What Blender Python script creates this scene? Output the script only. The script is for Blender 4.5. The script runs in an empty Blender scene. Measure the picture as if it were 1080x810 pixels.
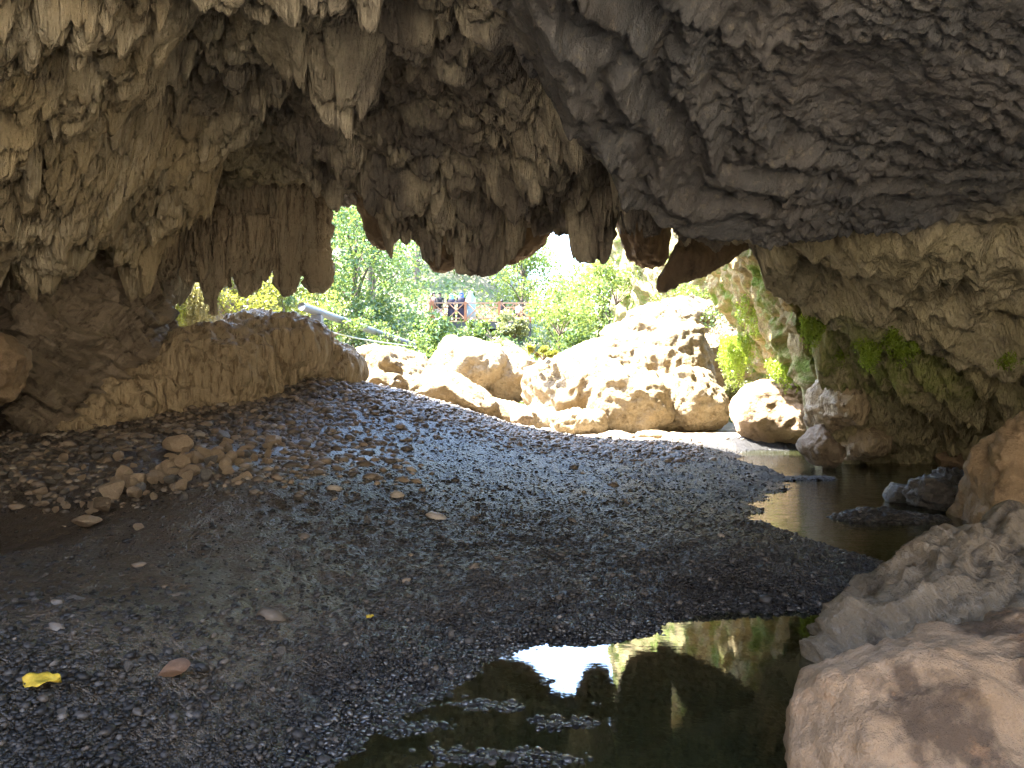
import bpy, bmesh, math, random
import numpy as np
from mathutils import Vector, Matrix

scene = bpy.context.scene
COL = scene.collection
R = math.radians
F = 771.0            # focal length in photograph pixels
EYE = 1.5
random.seed(5)
rng = np.random.default_rng(11)

def at(px, py, D):
    return np.array([(px - 540) / F * D, D, EYE - (py - 405) / F * D])

# ------------------------------------------------------------------ noise
def _hash(ix, iy, iz, s):
    h = (ix.astype(np.uint32) * np.uint32(374761393) + iy.astype(np.uint32) * np.uint32(668265263)
         + iz.astype(np.uint32) * np.uint32(2147483647 - 58) + np.uint32(s * 7919 + 13))
    h = (h ^ (h >> np.uint32(13))) * np.uint32(1274126177)
    h = (h ^ (h >> np.uint32(16))) * np.uint32(2246822519)
    return h ^ (h >> np.uint32(15))

def h01(ix, iy, iz, s):
    return (_hash(ix, iy, iz, s) & np.uint32(0xFFFFFF)).astype(np.float32) / np.float32(0xFFFFFF)

_G = np.array([[1,1,0],[-1,1,0],[1,-1,0],[-1,-1,0],[1,0,1],[-1,0,1],[1,0,-1],[-1,0,-1],
               [0,1,1],[0,-1,1],[0,1,-1],[0,-1,-1],[1,1,0],[-1,1,0],[0,-1,1],[0,-1,-1]], np.float32)

def perlin(P, s=0):
    P = np.asarray(P, np.float32)
    i = np.floor(P).astype(np.int64); f = P - i
    u = f * f * f * (f * (f * 6 - 15) + 10)
    out = np.zeros(len(P), np.float32)
    for dx in (0, 1):
        wx = u[:, 0] if dx else 1 - u[:, 0]
        for dy in (0, 1):
            wy = u[:, 1] if dy else 1 - u[:, 1]
            for dz in (0, 1):
                wz = u[:, 2] if dz else 1 - u[:, 2]
                g = _G[_hash(i[:, 0] + dx, i[:, 1] + dy, i[:, 2] + dz, s) & np.uint32(15)]
                out += wx * wy * wz * (g[:, 0] * (f[:, 0] - dx) + g[:, 1] * (f[:, 1] - dy) + g[:, 2] * (f[:, 2] - dz))
    return out

def fbm(P, oct=4, s=0, gain=.5, lac=2.03):
    P = np.asarray(P, np.float32); o = 0; a = 1.0
    for k in range(oct):
        o = o + a * perlin(P, s + k); P = P * lac + 3.7; a *= gain
    return o

def ridged(P, oct=4, s=0, gain=.5, lac=2.03):
    P = np.asarray(P, np.float32); o = 0; a = 1.0
    for k in range(oct):
        o = o + a * (1 - 2 * np.abs(perlin(P, s + k))); P = P * lac + 3.7; a *= gain
    return o

def voro2(x, y, s=0, jit=.9):
    ix = np.floor(x).astype(np.int64); iy = np.floor(y).astype(np.int64)
    f1 = np.full(len(x), 9., np.float32); f2 = f1.copy(); cid = np.zeros(len(x), np.float32)
    z0 = np.zeros_like(ix); dxm = np.zeros(len(x), np.float32); dym = dxm.copy()
    for a in (-1, 0, 1):
        for b in (-1, 0, 1):
            cx = ix + a; cy = iy + b
            ddx = (cx + .5 + (h01(cx, cy, z0, s) - .5) * jit - x).astype(np.float32)
            ddy = (cy + .5 + (h01(cx, cy, z0, s + 1) - .5) * jit - y).astype(np.float32)
            d = np.sqrt(ddx * ddx + ddy * ddy)
            m = d < f1
            f2 = np.where(m, f1, np.minimum(f2, d))
            cid = np.where(m, h01(cx, cy, z0, s + 2), cid)
            dxm = np.where(m, ddx, dxm); dym = np.where(m, ddy, dym)
            f1 = np.where(m, d, f1)
    return f1, f2, cid, dxm, dym

def voro3(P, s=0, jit=.9):
    P = np.asarray(P, np.float32); i = np.floor(P).astype(np.int64)
    f1 = np.full(len(P), 9., np.float32); f2 = f1.copy(); cid = np.zeros(len(P), np.float32)
    for a in (-1, 0, 1):
        for b in (-1, 0, 1):
            for c in (-1, 0, 1):
                cx, cy, cz = i[:, 0] + a, i[:, 1] + b, i[:, 2] + c
                d = np.sqrt((cx + .5 + (h01(cx, cy, cz, s) - .5) * jit - P[:, 0]) ** 2
                            + (cy + .5 + (h01(cx, cy, cz, s + 1) - .5) * jit - P[:, 1]) ** 2
                            + (cz + .5 + (h01(cx, cy, cz, s + 2) - .5) * jit - P[:, 2]) ** 2).astype(np.float32)
                m = d < f1
                f2 = np.where(m, f1, np.minimum(f2, d)); cid = np.where(m, h01(cx, cy, cz, s + 3), cid)
                f1 = np.where(m, d, f1)
    return f1, f2, cid

def sstep(a, b, x):
    t = np.clip((x - a) / (b - a), 0, 1); return t * t * (3 - 2 * t)

def smin(a, b, k):
    h = np.clip(.5 + .5 * (b - a) / k, 0, 1)
    return b * (1 - h) + a * h - k * h * (1 - h)

class TPS:
    """smooth surface z(x, y) through survey points"""
    def __init__(self, pts, reg=0.02):
        p = np.array(pts, float); self.c = p[:, :2]; n = len(p)
        K = self.U(np.linalg.norm(self.c[:, None] - self.c[None], axis=2)) + np.eye(n) * reg
        Pm = np.hstack([np.ones((n, 1)), self.c])
        A = np.zeros((n + 3, n + 3)); A[:n, :n] = K; A[:n, n:] = Pm; A[n:, :n] = Pm.T
        self.w = np.linalg.solve(A, np.concatenate([p[:, 2], np.zeros(3)]))
    @staticmethod
    def U(r): return np.where(r > 1e-9, r * r * np.log(np.maximum(r, 1e-9)), 0)
    def __call__(self, x, y):
        o = self.w[-3] + self.w[-2] * x + self.w[-1] * y
        for (cx, cy), w in zip(self.c, self.w):
            r2 = (x - cx) ** 2 + (y - cy) ** 2
            o = o + w * .5 * r2 * np.log(np.maximum(r2, 1e-12))
        return o

def poly_sd(x, y, poly):
    """signed distance to a polygon, negative inside"""
    d = np.full(x.shape, 1e9); ins = np.zeros(x.shape, bool); n = len(poly)
    for k in range(n):
        ax, ay = poly[k]; bx, by = poly[(k + 1) % n]
        ex, ey = bx - ax, by - ay
        t = np.clip(((x - ax) * ex + (y - ay) * ey) / (ex * ex + ey * ey + 1e-12), 0, 1)
        d = np.minimum(d, np.hypot(x - ax - t * ex, y - ay - t * ey))
        c = ((ay > y) != (by > y)) & (x < (bx - ax) * (y - ay) / ((by - ay) if by != ay else 1e-12) + ax)
        ins ^= c
    return np.where(ins, -d, d)

# ------------------------------------------------------------------ object helpers
def tag(o, label=None, cat=None, group=None, kind=None):
    if label: o['label'] = label
    if cat: o['category'] = cat
    if group: o['group'] = group
    if kind: o['kind'] = kind
    return o

def mesh_np(name, V, Q, mat=None, smooth=True, parent=None, loc=None, attrs=None):
    """V (n,3); Q (m,3|4) int"""
    me = bpy.data.meshes.new(name)
    V = np.asarray(V, np.float32); Q = np.asarray(Q, np.int32); k = Q.shape[1]
    if loc is not None: V = V - np.asarray(loc, np.float32)
    me.vertices.add(len(V)); me.vertices.foreach_set('co', V.ravel())
    me.loops.add(Q.size); me.loops.foreach_set('vertex_index', Q.ravel())
    me.polygons.add(len(Q)); me.polygons.foreach_set('loop_start', np.arange(0, Q.size, k, dtype=np.int32))
    try: me.polygons.foreach_set('loop_total', np.full(len(Q), k, np.int32))
    except Exception: pass
    me.update(calc_edges=True)
    me.polygons.foreach_set('use_smooth', np.full(len(Q), smooth, bool))
    for an, av in (attrs or {}).items():
        a = me.attributes.new(an, 'FLOAT', 'POINT'); a.data.foreach_set('value', np.asarray(av, np.float32))
    me.update()
    if mat: me.materials.append(mat)
    o = bpy.data.objects.new(name, me); COL.objects.link(o)
    if loc is not None: o.location = [float(c) for c in loc]
    if parent: o.parent = parent
    return o

def empty(name, loc, rz=0):
    o = bpy.data.objects.new(name, None); o.empty_display_size = .2
    o.location = [float(c) for c in loc]; o.rotation_euler[2] = rz
    COL.objects.link(o); return o

def grid_quads(nr, nc):
    a = np.arange(nr * nc).reshape(nr, nc)
    return np.stack([a[:-1, :-1], a[:-1, 1:], a[1:, 1:], a[1:, :-1]], -1).reshape(-1, 4)

class MB:
    """collects simple solids for one part"""
    def __init__(self): self.v = []; self.f = []
    def box(self, c, s, rot=None):
        n = len(self.v); M = rot if rot is not None else Matrix.Identity(3)
        for z in (-.5, .5):
            for x, y in ((-.5, -.5), (.5, -.5), (.5, .5), (-.5, .5)):
                self.v.append(tuple(Vector(c) + M @ Vector((x * s[0], y * s[1], z * s[2]))))
        for q in ((3,2,1,0),(4,5,6,7),(0,1,5,4),(1,2,6,5),(2,3,7,6),(3,0,4,7)): self.f.append([n + i for i in q])
        return self
    def tube(self, pts, rad, seg=10, cap=True):
        pts = [Vector([float(c) for c in p]) for p in pts]; n = len(self.v)
        rad = rad if isinstance(rad, (list, tuple)) else [rad] * len(pts)
        for i, p in enumerate(pts):
            t = (pts[min(i + 1, len(pts) - 1)] - pts[max(i - 1, 0)]).normalized()
            a = t.cross(Vector((0, 0, 1)) if abs(t.z) < .9 else Vector((1, 0, 0))).normalized(); b = t.cross(a)
            for k in range(seg):
                w = 2 * math.pi * k / seg
                self.v.append(tuple(p + (a * math.cos(w) + b * math.sin(w)) * rad[i]))
        for i in range(len(pts) - 1):
            for k in range(seg):
                self.f.append([n + i * seg + k, n + i * seg + (k + 1) % seg, n + (i + 1) * seg + (k + 1) % seg, n + (i + 1) * seg + k])
        if cap:
            self.f.append([n + k for k in range(seg)]); self.f.append([n + (len(pts) - 1) * seg + k for k in reversed(range(seg))])
        return self
    def bar(self, a, b, w):
        return self.tube([a, b], w * .7, 4)
    def loft(self, rings, seg=14):
        """rings: (cx, cy, z, rx, ry)"""
        n = len(self.v)
        for cx, cy, z, rx, ry in rings:
            for k in range(seg):
                w = 2 * math.pi * k / seg
                self.v.append((cx + rx * math.cos(w), cy + ry * math.sin(w), z))
        for i in range(len(rings) - 1):
            for k in range(seg):
                self.f.append([n + i * seg + k, n + i * seg + (k + 1) % seg, n + (i + 1) * seg + (k + 1) % seg, n + (i + 1) * seg + k])
        self.f.append([n + k for k in reversed(range(seg))]); self.f.append([n + (len(rings) - 1) * seg + k for k in range(seg)])
        return self
    def build(self, name, mat, parent=None, smooth=False):
        me = bpy.data.meshes.new(name); me.from_pydata(self.v, [], self.f); me.update()
        if smooth:
            me.polygons.foreach_set('use_smooth', np.ones(len(me.polygons), bool))
        me.materials.append(mat)
        o = bpy.data.objects.new(name, me); COL.objects.link(o)
        if parent: o.parent = parent
        return o

# ------------------------------------------------------------------ materials
class NT:
    def __init__(self, name):
        self.m = bpy.data.materials.new(name); self.m.use_nodes = True
        self.t = self.m.node_tree; self.n = self.t.nodes
        self.b = self.n['Principled BSDF']; self.out = self.n['Material Output']
        self.co = self.n.new('ShaderNodeTexCoord').outputs['Object']
        self.geo = self.n.new('ShaderNodeNewGeometry')
    def L(self, a, b): self.t.links.new(a, b)
    def _in(self, node, i, v):
        if v is None: return
        s = node.inputs[i]
        if hasattr(v, 'links') or hasattr(v, 'is_output'): self.L(v, s)
        else: s.default_value = v
    def math(self, op, a, b=None, c=None, clamp=False):
        n = self.n.new('ShaderNodeMath'); n.operation = op; n.use_clamp = clamp
        self._in(n, 0, a); self._in(n, 1, b); self._in(n, 2, c); return n.outputs[0]
    def noise(self, scale, detail=5, rough=.6, vec=None, dist=0, stretch=None):
        n = self.n.new('ShaderNodeTexNoise'); n.inputs['Scale'].default_value = scale
        n.inputs['Detail'].default_value = detail; n.inputs['Roughness'].default_value = rough
        n.inputs['Distortion'].default_value = dist
        v = vec or self.co
        if stretch:
            mp = self.n.new('ShaderNodeMapping'); mp.inputs['Scale'].default_value = stretch; self.L(v, mp.inputs[0]); v = mp.outputs[0]
        self.L(v, n.inputs['Vector']); return n.outputs['Fac']
    def voro(self, scale, feature='F1', out='Distance', vec=None):
        n = self.n.new('ShaderNodeTexVoronoi'); n.feature = feature; n.inputs['Scale'].default_value = scale
        self.L(vec or self.co, n.inputs['Vector']); return n.outputs[out]
    def ramp(self, fac, stops):
        n = self.n.new('ShaderNodeValToRGB'); self.L(fac, n.inputs[0]); e = n.color_ramp.elements
        while len(e) < len(stops): e.new(.5)
        for k, (p, c) in enumerate(stops):
            e[k].position = p; e[k].color = (*c, 1) if hasattr(c, '__len__') else (c, c, c, 1)
        return n.outputs[0]
    def mix(self, fac, a, b, mode='MIX'):
        n = self.n.new('ShaderNodeMix'); n.data_type = 'RGBA'; n.blend_type = mode
        for i, v in ((0, fac), (6, a), (7, b)):
            if isinstance(v, tuple) and len(v) == 3: v = (*v, 1)
            self._in(n, i, v)
        return n.outputs[2]
    def attr(self, name):
        n = self.n.new('ShaderNodeAttribute'); n.attribute_name = name; return n.outputs['Fac']
    def sep(self, vec):
        n = self.n.new('ShaderNodeSeparateXYZ'); self.L(vec, n.inputs[0]); return n.outputs
    def bump(self, h, dist=.02, strength=1, prev=None):
        n = self.n.new('ShaderNodeBump'); n.inputs['Strength'].default_value = strength; n.inputs['Distance'].default_value = dist
        self.L(h, n.inputs['Height'])
        if prev: self.L(prev, n.inputs['Normal'])
        return n.outputs[0]
    def fin(self, col, rough, normal=None, spec=.3):
        self._in(self.b, 'Base Color', (*col, 1) if isinstance(col, tuple) else col)
        self._in(self.b, 'Roughness', rough); self.b.inputs['Specular IOR Level'].default_value = spec
        if normal: self.L(normal, self.b.inputs['Normal'])
        return self.m

def rock_mat(name, a, b, dark, light, rough=.8, sc=1.0, bump=.03, moss=None, moss_amt=.5, stretch=None, spec=.25, rot=None, flute=0):
    N = NT(name)
    if rot:
        mp = N.n.new('ShaderNodeMapping'); mp.inputs['Rotation'].default_value = rot; N.L(N.co, mp.inputs[0]); N.co = mp.outputs[0]
    n1 = N.noise(.9 * sc, 6, .62, dist=.6, stretch=stretch); n2 = N.noise(3.2 * sc, 8, .68, stretch=stretch)
    n3 = N.noise(17 * sc, 6, .7); n4 = N.noise(70 * sc, 3, .7)
    c = N.mix(N.ramp(n1, [(.36, 0.), (.62, 1.)]), a, b)
    c = N.mix(N.ramp(n2, [(.30, 1.), (.47, 0.)]), c, dark)
    c = N.mix(N.ramp(n3, [(.52, 0.), (.75, .75)]), c, light)
    c = N.mix(.35, c, N.ramp(n4, [(.25, .25), (.75, 1.)]), 'MULTIPLY')
    if moss:
        up = N.noise(1.6, 6, .7, dist=.8)
        c = N.mix(N.ramp(up, [(1 - moss_amt - .08, 0.), (1 - moss_amt + .08, 1.)]), c, N.mix(n3, moss, tuple(v * .45 for v in moss)))
    v = N.voro(9 * sc)
    h = N.math('ADD', N.math('MULTIPLY', n2, 1.2), N.math('MULTIPLY', n3, .5))
    h = N.math('ADD', h, N.math('MULTIPLY', n4, .16)); h = N.math('ADD', h, N.math('MULTIPLY', v, -.35))
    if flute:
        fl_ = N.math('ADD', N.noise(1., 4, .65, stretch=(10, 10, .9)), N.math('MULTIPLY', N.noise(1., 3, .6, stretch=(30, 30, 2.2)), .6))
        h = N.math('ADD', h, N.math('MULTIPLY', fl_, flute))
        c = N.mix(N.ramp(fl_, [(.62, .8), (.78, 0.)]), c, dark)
    return N.fin(c, N.ramp(n3, [(.3, rough - .12), (.7, min(1, rough + .1))]), N.bump(h, bump * 2.0), spec)

M = {}
M['tan'] = rock_mat('tan_limestone', (.36,.25,.15), (.30,.215,.135), (.13,.085,.05), (.46,.35,.23), .75)
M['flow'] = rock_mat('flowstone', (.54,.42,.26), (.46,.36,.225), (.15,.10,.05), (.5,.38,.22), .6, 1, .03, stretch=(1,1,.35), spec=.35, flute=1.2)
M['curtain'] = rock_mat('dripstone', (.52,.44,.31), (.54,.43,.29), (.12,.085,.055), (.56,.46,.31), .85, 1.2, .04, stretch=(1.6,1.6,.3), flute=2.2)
M['leftslab'] = rock_mat('brown_limestone', (.31,.235,.16), (.24,.18,.12), (.09,.065,.045), (.42,.34,.24), .8)
M['pale'] = rock_mat('pale_boulder', (.33,.265,.17), (.29,.215,.12), (.11,.075,.04), (.41,.36,.28), .9, 1.1, .05)
M['pendant'] = rock_mat('brown_dripstone', (.22,.16,.11), (.27,.19,.115), (.10,.075,.055), (.33,.25,.16), .85, 1.2, .03, stretch=(1.5,1.5,.4))
M['green_cliff'] = rock_mat('mossy_cliff', (.40,.31,.15), (.34,.27,.13), (.16,.12,.06), (.5,.42,.24), .9, 1, .05, moss=(.17,.26,.03), moss_amt=.46)
M['wetdark'] = rock_mat('wet_dark_rock', (.10,.09,.08), (.07,.062,.055), (.03,.028,.025), (.16,.15,.14), .38, 2, .03, spec=.6)
M['tan_dry'] = rock_mat('tan_stone', (.54,.42,.30), (.47,.36,.25), (.27,.2,.14), (.62,.52,.40), .8, 3, .012)
M['orange'] = rock_mat('orange_stone', (.46,.29,.2), (.38,.23,.155), (.18,.11,.075), (.54,.4,.3), .8, 6, .008)
M['grey_stone'] = rock_mat('grey_stone', (.25,.23,.21), (.17,.155,.14), (.08,.075,.07), (.36,.33,.3), .6, 5, .008)

def rough_boulder():
    N = NT('stained_boulder')
    n1 = N.noise(1.2, 6, .6); n2 = N.noise(2.6, 10, .72); n3 = N.noise(24, 6, .7); n4 = N.noise(95, 3, .7)
    c = N.mix(N.ramp(n1, [(.38, 0.), (.6, 1.)]), (.35,.235,.14), (.43,.30,.19))
    c = N.mix(N.ramp(N.noise(1.7, 7, .6), [(.40, .92), (.47, 0.)]), c, (.10,.066,.042))
    c = N.mix(N.ramp(N.noise(5, 6, .7), [(.55, 0.), (.72, .6)]), c, (.46,.25,.12))
    c = N.mix(.3, c, N.ramp(n4, [(.25, .3), (.75, 1.)]), 'MULTIPLY')
    pits = N.ramp(N.voro(7), [(.0, 0.), (.16, 1.)])
    crk = N.ramp(N.voro(2.2, 'DISTANCE_TO_EDGE', vec=None), [(.0, 0.), (.03, 1.)])
    c = N.mix(N.ramp(N.noise(38, 5, .75), [(.56, 0.), (.68, .55)]), c, (.12,.085,.06))
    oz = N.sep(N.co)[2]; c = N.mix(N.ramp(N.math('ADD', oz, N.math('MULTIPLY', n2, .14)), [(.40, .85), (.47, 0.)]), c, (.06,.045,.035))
    h = N.math('ADD', N.math('MULTIPLY', n2, .9), N.math('MULTIPLY', n3, .25))
    h = N.math('ADD', h, N.math('MULTIPLY', n4, .12)); h = N.math('ADD', h, N.math('MULTIPLY', pits, .18)); h = N.math('ADD', h, N.math('MULTIPLY', crk, .03))
    return N.fin(c, N.ramp(n2, [(.3, .5), (.6, .78)]), N.bump(h, .10), .3)
M['striated'] = rock_mat('striated_limestone', (.42,.335,.24), (.33,.265,.19), (.10,.075,.055), (.5,.41,.31), .8, 1, .05, stretch=(2.6, 1.2, .28), rot=(0, R(-42), 0))
M['greybrown'] = rock_mat('grey_brown_limestone', (.30,.235,.16), (.22,.175,.12), (.075,.06,.047), (.36,.32,.27), .75, 1.6, .03, stretch=(1.8, 1, .6), rot=(0, R(35), 0))
M['stained'] = rough_boulder()

def ceiling_mat():
    N = NT('cave_rock')
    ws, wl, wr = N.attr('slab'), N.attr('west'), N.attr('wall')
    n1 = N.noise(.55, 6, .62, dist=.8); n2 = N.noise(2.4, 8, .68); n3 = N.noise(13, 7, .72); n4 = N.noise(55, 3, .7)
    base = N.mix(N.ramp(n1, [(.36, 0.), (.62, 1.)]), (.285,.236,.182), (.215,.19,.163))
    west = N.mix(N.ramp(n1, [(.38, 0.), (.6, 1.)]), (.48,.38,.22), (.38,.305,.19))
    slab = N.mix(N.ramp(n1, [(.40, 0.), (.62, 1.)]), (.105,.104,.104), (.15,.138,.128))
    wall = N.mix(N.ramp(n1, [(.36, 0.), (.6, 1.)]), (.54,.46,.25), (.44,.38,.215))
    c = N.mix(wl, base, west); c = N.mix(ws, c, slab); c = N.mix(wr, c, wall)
    c = N.mix(N.ramp(n2, [(.3, .75), (.48, 0.)]), c, (.05,.04,.033))
    c = N.mix(N.ramp(n3, [(.54, 0.), (.78, .6)]), c, (.42,.35,.25))
    c = N.mix(.35, c, N.ramp(n4, [(.25, .3), (.75, 1.)]), 'MULTIPLY')
    c = N.mix(N.math('MULTIPLY', N.attr('rim_light'), N.ramp(n3, [(.35, .5), (.6, 1.)])), c, (.62,.54,.39))  # pale tint imitating light caught on the drape rims
    mossn = N.noise(1.1, 6, .7, dist=.9)
    mf = N.math('MULTIPLY', N.ramp(mossn, [(.43, 0.), (.56, .85)]), N.attr('moss'))
    c = N.mix(mf, c, N.mix(n3, (.24,.28,.05), (.13,.16,.03)))
    h = N.math('ADD', N.math('MULTIPLY', n2, 1.), N.math('MULTIPLY', n3, .5))
    h = N.math('ADD', h, N.math('MULTIPLY', n4, .14)); h = N.math('ADD', h, N.math('MULTIPLY', N.voro(7), -.3))
    fl_ = N.math('ADD', N.noise(1., 4, .65, stretch=(11, 11, 1.3)), N.math('MULTIPLY', N.noise(1., 3, .6, stretch=(30, 30, 3)), .5))
    h = N.math('ADD', h, N.math('MULTIPLY', fl_, N.math('SUBTRACT', 1.3, ws)))
    return N.fin(c, N.math('SUBTRACT', N.ramp(n3, [(.3, .62), (.7, .9)]), N.math('MULTIPLY', ws, .2)), N.bump(h, .085), .4)
M['cave'] = ceiling_mat()

def ground_mat():
    N = NT('gravel_ground')
    warm, wet, out = N.attr('warm'), N.attr('wet'), N.attr('outside')
    vc = N.n.new('ShaderNodeTexVoronoi'); vc.inputs['Scale'].default_value = 44; N.L(N.co, vc.inputs['Vector'])
    v2 = N.n.new('ShaderNodeTexVoronoi'); v2.inputs['Scale'].default_value = 105; N.L(N.co, v2.inputs['Vector'])
    cell = N.sep(vc.outputs['Color'])[0]; cell2 = N.sep(v2.outputs['Color'])[0]
    g = N.mix(N.ramp(cell2, [(.0, 0.), (1., 1.)]), (.011,.0105,.0105), (.046,.043,.041))
    g2 = N.mix(cell, (.07,.052,.036), (.16,.125,.09))
    n1 = N.noise(.8, 6, .65, dist=.5); n3 = N.noise(40, 4, .7)
    c = N.mix(N.math('MULTIPLY', warm, N.ramp(n1, [(.2, .5), (.6, 1.)])), g, g2)
    c = N.mix(N.math('MULTIPLY', N.attr('silt'), N.ramp(N.noise(2.5, 6, .6), [(.3, .5), (.55, .96)])), c, N.mix(n3, (.058,.045,.033), (.085,.068,.05)))
    c = N.mix(wet, c, N.mix(cell, (.008,.008,.009), (.028,.026,.025)))
    hill = N.mix(N.ramp(N.noise(.35, 6, .7), [(.4, 0.), (.6, 1.)]), (.05,.085,.02), (.16,.13,.07))
    sand = N.mix(N.ramp(n1, [(.35, 0.), (.65, 1.)]), (.42,.365,.285), (.33,.28,.21))
    c = N.mix(out, c, sand); c = N.mix(N.attr('hill'), c, hill)
    h = N.math('ADD', N.math('MULTIPLY', vc.outputs['Distance'], -.9), N.math('MULTIPLY', v2.outputs['Distance'], -.45))
    h = N.math('ADD', h, N.math('MULTIPLY', n3, .5))
    h = N.math('MULTIPLY', h, N.math('SUBTRACT', 1.0, N.math('MULTIPLY', N.attr('silt'), .75)))
    ro = N.math('SUBTRACT', N.ramp(cell, [(0., .37), (1., .58)]), N.math('MULTIPLY', wet, .22))
    ro = N.math('SUBTRACT', ro, N.math('MULTIPLY', N.attr('silt'), .10))
    return N.fin(c, ro, N.bump(h, .035), .4)
M['ground'] = ground_mat()

def pebble_mat(name, stops, rough, spec=.5):
    N = NT(name)
    r = N.geo.outputs['Random Per Island']
    c = N.ramp(r, stops); n = N.noise(60, 4, .7)
    c = N.mix(.4, c, N.ramp(n, [(.25, .4), (.75, 1.)]), 'MULTIPLY')
    return N.fin(c, rough, N.bump(n, .004), spec)
M['pebble'] = pebble_mat('gravel_pebbles', [(0., (.012,.0115,.011)), (.55, (.028,.026,.025)), (.85, (.055,.05,.046)), (.975, (.08,.066,.054)), (1., (.18,.16,.14))], .45, .3)
M['pebble_warm'] = pebble_mat('warm_pebbles', [(0., (.07,.06,.05)), (.5, (.15,.118,.088)), (.85, (.23,.175,.125)), (1., (.32,.28,.23))], .65)
M['pebble_wet'] = pebble_mat('wet_pebbles', [(0., (.006,.006,.007)), (.6, (.018,.017,.017)), (1., (.05,.047,.045))], .16, .7)

def water_mat():
    N = NT('river_water')
    N.n.remove(N.b)
    rip = N.attr('ripple')
    h = N.math('MULTIPLY', N.noise(3.2, 4, .6, stretch=(.7, 1.6, 1)), rip)
    h = N.math('ADD', h, N.math('MULTIPLY', N.noise(14, 3, .6, stretch=(.6, 1.5, 1)), N.math('MULTIPLY', rip, .35)))
    nb = N.bump(h, .05, .55)
    g = N.n.new('ShaderNodeBsdfGlossy'); g.inputs['Roughness'].default_value = .02; g.inputs['Color'].default_value = (1, 1, 1, 1); N.L(nb, g.inputs['Normal'])
    t = N.n.new('ShaderNodeBsdfTransparent'); t.inputs['Color'].default_value = (.52, .47, .30, 1)
    d = N.n.new('ShaderNodeBsdfDiffuse'); d.inputs['Color'].default_value = (.045, .05, .02, 1)
    mx = N.n.new('ShaderNodeMixShader'); mx.inputs[0].default_value = .35; N.L(t.outputs[0], mx.inputs[1]); N.L(d.outputs[0], mx.inputs[2])
    fr = N.n.new('ShaderNodeFresnel'); fr.inputs['IOR'].default_value = 2.1; N.L(nb, fr.inputs['Normal'])
    m2 = N.n.new('ShaderNodeMixShader'); N.L(fr.outputs[0], m2.inputs[0]); N.L(mx.outputs[0], m2.inputs[1]); N.L(g.outputs[0], m2.inputs[2])
    N.L(m2.outputs[0], N.out.inputs['Surface']); return N.m
M['water'] = water_mat()

def leaf_mat(name, a, b, tr=.45):
    N = NT(name); N.n.remove(N.b)
    c = N.mix(N.geo.outputs['Random Per Island'], a, b)
    n = N.noise(.9, 3, .6); c = N.mix(N.ramp(n, [(.35, 0.), (.65, .5)]), c, tuple(v * .5 for v in a))
    d = N.n.new('ShaderNodeBsdfDiffuse'); N.L(c, d.inputs[0])
    t = N.n.new('ShaderNodeBsdfTranslucent'); N.L(N.mix(.5, c, (.22,.26,.03)), t.inputs[0])
    g = N.n.new('ShaderNodeBsdfGlossy'); g.inputs['Roughness'].default_value = .4
    m1 = N.n.new('ShaderNodeMixShader'); m1.inputs[0].default_value = tr; N.L(d.outputs[0], m1.inputs[1]); N.L(t.outputs[0], m1.inputs[2])
    m2 = N.n.new('ShaderNodeMixShader'); m2.inputs[0].default_value = .04; N.L(m1.outputs[0], m2.inputs[1]); N.L(g.outputs[0], m2.inputs[2])
    N.L(m2.outputs[0], N.out.inputs['Surface']); return N.m
M['leaf_mid'] = leaf_mat('mid_green_leaves', (.075,.14,.045), (.13,.21,.06))
M['leaf_dark'] = leaf_mat('dark_green_leaves', (.05,.10,.04), (.085,.155,.05))
M['leaf_light'] = leaf_mat('light_green_leaves', (.13,.20,.05), (.21,.28,.07))
M['leaf_yellow'] = leaf_mat('yellow_green_leaves', (.22,.24,.03), (.32,.30,.05))
M['leaf_pale'] = leaf_mat('pale_olive_leaves', (.17,.19,.09), (.28,.28,.16))
M['fern'] = leaf_mat('fern_green', (.27,.40,.03), (.40,.52,.06), .5)
M['dryvine'] = leaf_mat('dry_vine', (.30,.25,.09), (.42,.38,.22), .35)

def plain(name, c, rough=.6, spec=.3, sc=20, var=.35):
    N = NT(name); n = N.noise(sc, 5, .65)
    return N.fin(N.mix(n, tuple(v * (1 - var) for v in c), tuple(min(1, v * (1 + var)) for v in c)), rough, N.bump(n, .004), spec)
M['bark'] = plain('bark', (.10,.075,.055), .9)
M['wood'] = plain('rail_timber', (.34,.13,.06), .7, sc=8)
M['wood_pale'] = plain('weathered_rail', (.36,.20,.12), .7, sc=8)
M['deck'] = plain('deck_edge', (.075,.07,.065), .8)
M['pipe'] = plain('grey_pipe', (.115,.125,.145), .45, sc=4, var=.15)
M['hose'] = plain('pale_hose', (.33,.38,.37), .5)
M['skin'] = plain('skin', (.42,.27,.19), .55, var=.08)
M['black'] = plain('black_cloth', (.022,.021,.024), .85)
M['navy'] = plain('dark_coat', (.035,.03,.045), .85)
M['lightblue'] = plain('light_blue_cloth', (.13,.30,.42), .8)
M['blue'] = plain('blue_cloth', (.04,.075,.28), .8)
M['greyblue'] = plain('grey_blue_cloth', (.24,.33,.37), .85)
M['white'] = plain('white_cloth', (.66,.65,.66), .8, var=.08)
M['salmon'] = plain('salmon_cloth', (.48,.27,.20), .8)
M['hair'] = plain('dark_hair', (.02,.016,.014), .6)
M['yellow_leaf'] = plain('yellow_leaf', (.42,.30,.035), .6, sc=45, var=.6)

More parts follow.
